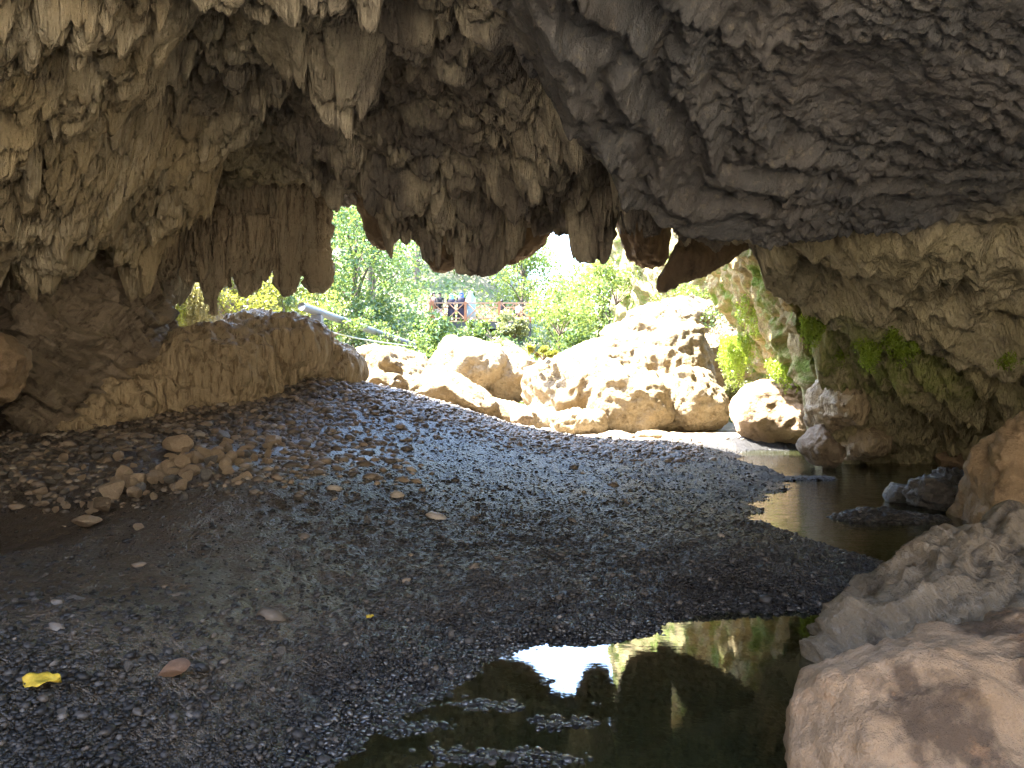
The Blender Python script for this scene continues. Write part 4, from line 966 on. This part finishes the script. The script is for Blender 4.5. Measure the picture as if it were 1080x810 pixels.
# ------------------------------------------------------------------ PLATFORM AND PEOPLE
DP = 42.0
fl = at(0, 338.5, DP)[2]; xl, xr = X(455, DP), X(559, DP)
root = empty('viewing_platform', ((xl + xr) / 2, DP, fl)); tag(root, 'wooden viewing platform with cross-braced rails among the trees', 'platform')
hw = (xr - xl) / 2; dep = 2.6
mb = MB()
for k in range(10): mb.box((0, .13 + k * .26, -.04), (2 * hw + .1, .25, .05))
mb.build('deck', M['wood_pale'], root)
mb = MB(); mb.box((0, .06, -.26), (2 * hw + .12, .12, .36)); mb.box((0, dep - .06, -.26), (2 * hw + .12, .12, .36)); mb.build('deck_beam', M['deck'], root)
posts = [-hw, -hw + 1.95, -hw + 3.9, hw]
for k, px_ in enumerate(posts):
    w_ = .26 if k == 0 else .14
    MB().box((px_, .07, .5), (w_, .13, 1.25)).build('post', M['wood'], root)
    MB().box((px_, dep - .07, .5), (.12, .12, 1.2)).build('post', M['wood'], root)
    MB().box((px_, .3, -2.0), (.16, .16, 3.2)).build('leg', M['deck'], root)
for yy in (.07, dep - .07):
    for zz in (.16, 1.04): MB().box((0, yy + .001, zz), (2 * hw, .07, .07)).build('rail', M['wood_pale'], root)
    for k in range(3):
        a, b = posts[k] + .1, posts[k + 1] - .08; n = 2
        for j in range(n):
            u0 = a + (b - a) * j / n; u1 = a + (b - a) * (j + 1) / n
            MB().bar((u0, yy, .18), (u1, yy, 1.02), .045).bar((u0, yy + .05, 1.02), (u1, yy + .05, .18), .045).build('brace', M['wood_pale'], root)
for sx in (-hw, hw):
    for zz in (.16, 1.04): MB().box((sx, dep / 2, zz), (.07, dep - .2, .07)).build('rail', M['wood_pale'], root)

def person(px, yoff, h, label, top, legs, hair=None, scarf=None, lean=0.0, veil=None, face=1):
    x = X(px, DP + yoff); root = empty('person', (x, DP + yoff, fl + .002)); tag(root, label, 'person', 'people on the viewing platform')
    root.rotation_euler = (0, 0, R(face))
    k = h / 1.7
    me = bpy.data.meshes.new('body'); bm = bmesh.new()
    J = {'pelvis': (0,0,.92), 'chest': (lean*.5,-.02,1.25), 'neck': (lean,-.04,1.45), 'head': (lean*1.15,-.07,1.58), 'crown': (lean*1.2,-.06,1.68)}
    E = [('pelvis','chest'),('chest','neck'),('neck','head'),('head','crown')]
    for s_, n_ in ((-1,'l'),(1,'r')):
        J['hip'+n_] = (s_*.1,0,.88); J['knee'+n_] = (s_*.11,-.04,.48); J['ank'+n_] = (s_*.11,0,.07); J['toe'+n_] = (s_*.12,-.16,.04)
        J['sho'+n_] = (lean*.9+s_*.19,-.02,1.38); J['elb'+n_] = (lean*.7+s_*.27,-.1,1.12); J['wri'+n_] = (lean*.6+s_*.2,-.33,1.06); J['hand'+n_] = (lean*.6+s_*.17,-.42,1.06)
        E += [('pelvis','hip'+n_),('hip'+n_,'knee'+n_),('knee'+n_,'ank'+n_),('ank'+n_,'toe'+n_),('chest','sho'+n_),('sho'+n_,'elb'+n_),('elb'+n_,'wri'+n_),('wri'+n_,'hand'+n_)]
    RD = {'pelvis':.15,'chest':.15,'neck':.06,'head':.095,'crown':.06,'hip':.09,'knee':.06,'ank':.042,'toe':.035,'sho':.07,'elb':.045,'wri':.032,'hand':.03}
    names = list(J); vs = {n_: bm.verts.new(tuple(c * k for c in J[n_])) for n_ in names}
    for a, b in E: bm.edges.new((vs[a], vs[b]))
    bm.to_mesh(me); bm.free()
    t = bpy.data.objects.new('tmp', me); COL.objects.link(t)
    sk_ = t.modifiers.new('s', 'SKIN'); sv = me.skin_vertices[0].data
    for i, n_ in enumerate(names):
        rr = next(v for kk, v in RD.items() if n_.startswith(kk)) * k; sv[i].radius = (rr, rr * .85)
    sv[0].use_root = True
    sb = t.modifiers.new('d', 'SUBSURF'); sb.levels = 2; sb.render_levels = 2
    body = bpy.data.meshes.new_from_object(t.evaluated_get(bpy.context.evaluated_depsgraph_get())); bpy.data.objects.remove(t)
    body.polygons.foreach_set('use_smooth', np.ones(len(body.polygons), bool)); body.materials.clear(); body.materials.append(M['skin'])
    b = bpy.data.objects.new('body', body); COL.objects.link(b); b.parent = root
    def L(r_): return [(cx*k, cy_*k, z*k, rx*k, ry*k) for cx, cy_, z, rx, ry in r_]
    if veil:
        MB().loft(L([(0,0,.05,.3,.26),(0,0,.6,.28,.24),(lean*.4,0,1.1,.27,.22),(lean*.8,-.01,1.38,.25,.18),(lean,-.03,1.5,.15,.14),(lean*1.1,-.03,1.6,.135,.14),(lean*1.15,-.03,1.7,.11,.12),(lean*1.15,-.03,1.735,.05,.06)])).build('veil', M[veil], root, True)
        return root
    MB().loft(L([(0,0,.78,.22,.17),(0,0,.95,.2,.165),(lean*.5,-.02,1.2,.215,.17),(lean*.85,-.03,1.36,.225,.155),(lean*.97,-.035,1.43,.13,.11),(lean,-.04,1.465,.075,.075)])).build('jacket', M[top], root, True)
    for s_ in (-1, 1):
        MB().tube([Vector((lean*.9+s_*.19,-.02,1.38))*k, Vector((lean*.7+s_*.27,-.1,1.12))*k, Vector((lean*.6+s_*.205,-.31,1.06))*k], [.085*k,.065*k,.05*k], 10).build('sleeve', M[top], root, True)
    if legs == 'skirt':
        MB().loft(L([(0,0,.08,.27,.23),(0,0,.5,.24,.2),(0,0,.8,.21,.17),(0,0,.97,.19,.15)])).build('coat_skirt', M[top], root, True)
    else:
        for s_ in (-1, 1):
            MB().tube([Vector((s_*.1,0,.93))*k, Vector((s_*.11,-.04,.48))*k, Vector((s_*.11,0,.07))*k], [.115*k,.085*k,.07*k], 10).build('trouser', M[legs], root, True)
    hx = lean * 1.15
    if hair:
        MB().loft(L([(hx,.01,1.47,.09,.075),(hx,.0,1.55,.108,.10),(hx,-.015,1.63,.11,.115),(hx,-.04,1.70,.085,.1),(hx,-.05,1.735,.035,.045)])).build('hair', M[hair], root, True)
    if scarf:
        MB().loft(L([(hx,-.02,1.36,.2,.15),(hx,-.015,1.45,.14,.13),(hx,.0,1.55,.125,.115),(hx,-.012,1.64,.125,.125),(hx,-.035,1.71,.09,.1),(hx,-.04,1.745,.035,.045)])).build('headscarf', M[scarf], root, True)
    return root
person(457.5, .9, 1.72, 'person with dark hair in salmon clothes beside the thick end post', 'salmon', 'white', hair='hair', face=20)
person(463.5, .6, 1.66, 'person with dark hair and black top near the thick end post', 'black', 'white', hair='hair', lean=.03, face=-20)
person(476, .6, 1.58, 'person in light blue headscarf and long dark coat at the rail', 'navy', 'skirt', scarf='lightblue')
person(486.5, .7, 1.70, 'person in deep blue headscarf and dark coat at the rail', 'navy', 'skirt', scarf='blue')
person(496.5, .65, 1.74, 'person wrapped in a long grey-blue veil behind the rail', 'greyblue', 'skirt', veil='greyblue')
person(529, .9, 1.32, 'dark-haired child in black standing by the brown bushes at the rail', 'black', 'black', hair='hair', face=160)
person(546, .5, 1.05, 'small child in a white shirt leaning on the rail', 'white', 'black', hair='hair', lean=.14)

# ------------------------------------------------------------------ STONES
def stone_proto(k):
    v, f = ICO3; r = np.random.default_rng(k + 40)
    q = v.copy()
    for _ in range(15):          # planed facets
        n_ = r.normal(size=3); n_ /= np.linalg.norm(n_); t = r.uniform(.42, .8); dd = q @ n_
        q = q - np.outer(np.clip(dd - t, 0, None), n_) * .92
    q = q * (1 + .05 * fbm(q * 3, 3, 600 + k))[:, None]; q = q - [0, 0, q[:, 2].min() * .65]
    return q.astype(np.float32), f
protos = [stone_proto(k) for k in range(8)]
pm = {}
def ground_hit(px, py):
    """where the sight line of the photo meets the built ground"""
    D = np.linspace(1.8, 18, 1600); x = (px - 540) / F * D; z = EYE - (py - 405) / F * D
    g = gz(x, D); i = np.argmax(z < g); return x[i], D[i], g[i]
def stone(px, py, w_, h_, mat, label, group=None, k=0, name='stone'):
    x, D, z = ground_hit(px, py); s = D / F
    key = (k % 8, mat)
    if key not in pm:
        o = mesh_np(name, protos[k % 8][0], protos[k % 8][1], M[mat], True); pm[key] = o.data
        o.data.polygons.foreach_set('use_smooth', np.zeros(len(o.data.polygons), bool))
    else:
        o = bpy.data.objects.new(name, pm[key]); COL.objects.link(o)
    o.location = (x, D, z - .005); o.scale = (w_ * s / 2, w_ * s / 2 * .85, h_ * s / 2 * 1.15); o.rotation_euler = (random.uniform(-.15, .15), random.uniform(-.15, .15), random.uniform(0, 6.28))
    return tag(o, label, 'stone', group)
PG = 'broken tan stones piled by the silt hollow'
for i, (px, py, w_, h_, lb) in enumerate([(184,468,46,24,'largest domed tan stone at the top of the stone pile'), (120,516,32,20,'angular tan stone at the lower end of the stone pile'), (90,548,40,15,'flat tan slab stone lying apart below the pile'),
        (188,490,22,20,'upright tan block in the middle of the pile'), (206,482,22,18,'squarish tan block just above the middle of the pile'), (228,477,20,16,'tan block beside the squarish one in the pile'),
        (287,466,30,12,'flat tan stone at the far end of the pile'), (145,506,30,16,'wide tan stone above the angular lower one'), (42,518,24,9,'pale flat stone alone beside the silt hollow'), (108,533,28,16,'dark brown stone over the wet ledge'),
        (145,555,16,10,'small pale stone apart on the silt below the pile'), (240,492,20,18,'pointed tan stone at the lower edge of the pile')]):
    stone(px, py + h_ * .3, w_, h_, 'leftslab' if 'dark' in lb else 'tan_dry', lb, PG, i)
for i in range(105):
    t = random.random(); px = 128 + 165 * t + random.gauss(0, 13); py = 514 - 46 * t + random.gauss(0, 10)
    w_ = random.choice((9, 11, 13, 15, 18, 22)); stone(px, py, w_, w_ * random.uniform(.55, .9), 'tan_dry' if random.random() < .8 else 'grey_stone', 'small broken stone in the tan pile by the hollow', PG, i)
for i in range(14):
    stone(random.uniform(40, 105), random.uniform(522, 542), random.uniform(7, 13), random.uniform(5, 9), 'tan_dry', 'small stone along the wet ledge of the hollow', 'stones on the wet ledge', i)
for i in range(60):
    stone(random.uniform(0, 120), random.uniform(452, 512), random.uniform(7, 16), random.uniform(5, 9), 'grey_stone' if random.random() < .6 else 'tan_dry', 'grey-brown stone strewn on the left bank', 'stones strewn on the left bank', i)
for i in range(40):
    stone(random.uniform(180, 330), random.uniform(408, 455), random.uniform(5, 12), random.uniform(4, 7), 'tan_dry', 'brown stone on the slope below the flowstone', 'stones below the flowstone mound', i)
stone(182, 712, 38, 22, 'orange', 'orange-brown flat stone alone on the dark gravel', None, 5)
for i, (px, py, w_, h_, lb) in enumerate([(82,636,26,12,'pale grey flat stone on the brown silt'), (72,629,12,8,'small pale stone touching the flat grey one'), (297,690,16,11,'light grey round stone beside a smaller one on the gravel'), (388,552,14,11,'grey stone standing alone on the bar'),
        (476,670,11,9,'round grey stone near the pool shore'), (137,706,13,12,'round brown stone above the yellow leaf'), (66,752,14,9,'dull brown stone below the yellow leaf'), (140,719,12,9,'dark reddish stone beside the round brown one'), (344,590,9,7,'small light stone in the middle of the bar')]):
    stone(px, py, w_, h_, 'grey_stone', lb, 'single stones on the gravel', i + 3)

def leaf(px, py, w_, label, seed):
    x, D, z = ground_hit(px, py); s = w_ * D / F / 2; V, Q = [], []; n = 14
    for i in range(n + 1):
        t = i / n; wd = math.sin(math.pi * min(1, t * 1.02)) ** .6 * .62 * (1 + .3 * math.sin(t * 15 + seed) * .55)
        for j in range(-3, 4):
            u = j / 3; V.append(((t - .5) * 2 * s, u * wd * 1.1 * s, s * (.28 * abs(u) * (1 - .4 * t) + .18 * math.sin(t * 5 + u * 2) + .22)))
    for th in (0, 1): pass
    me_ = mesh_np('fallen_leaf', np.array(V), grid_quads(n + 1, 7), M['yellow_leaf'], True); me_.location = (x, D, z + .012); me_.rotation_euler = (.35, 0, .25 + seed)
    so_ = me_.modifiers.new('t', 'SOLIDIFY'); so_.thickness = .0015
    return tag(me_, label, 'leaf')
leaf(45, 727, 36, 'large curled yellow leaf on the dark gravel', 0)
leaf(390, 654, 9, 'tiny yellow leaf on the gravel near the pool', .4)
leaf(199, 422, 9, 'small yellow leaf on the slope below the flowstone', .8)
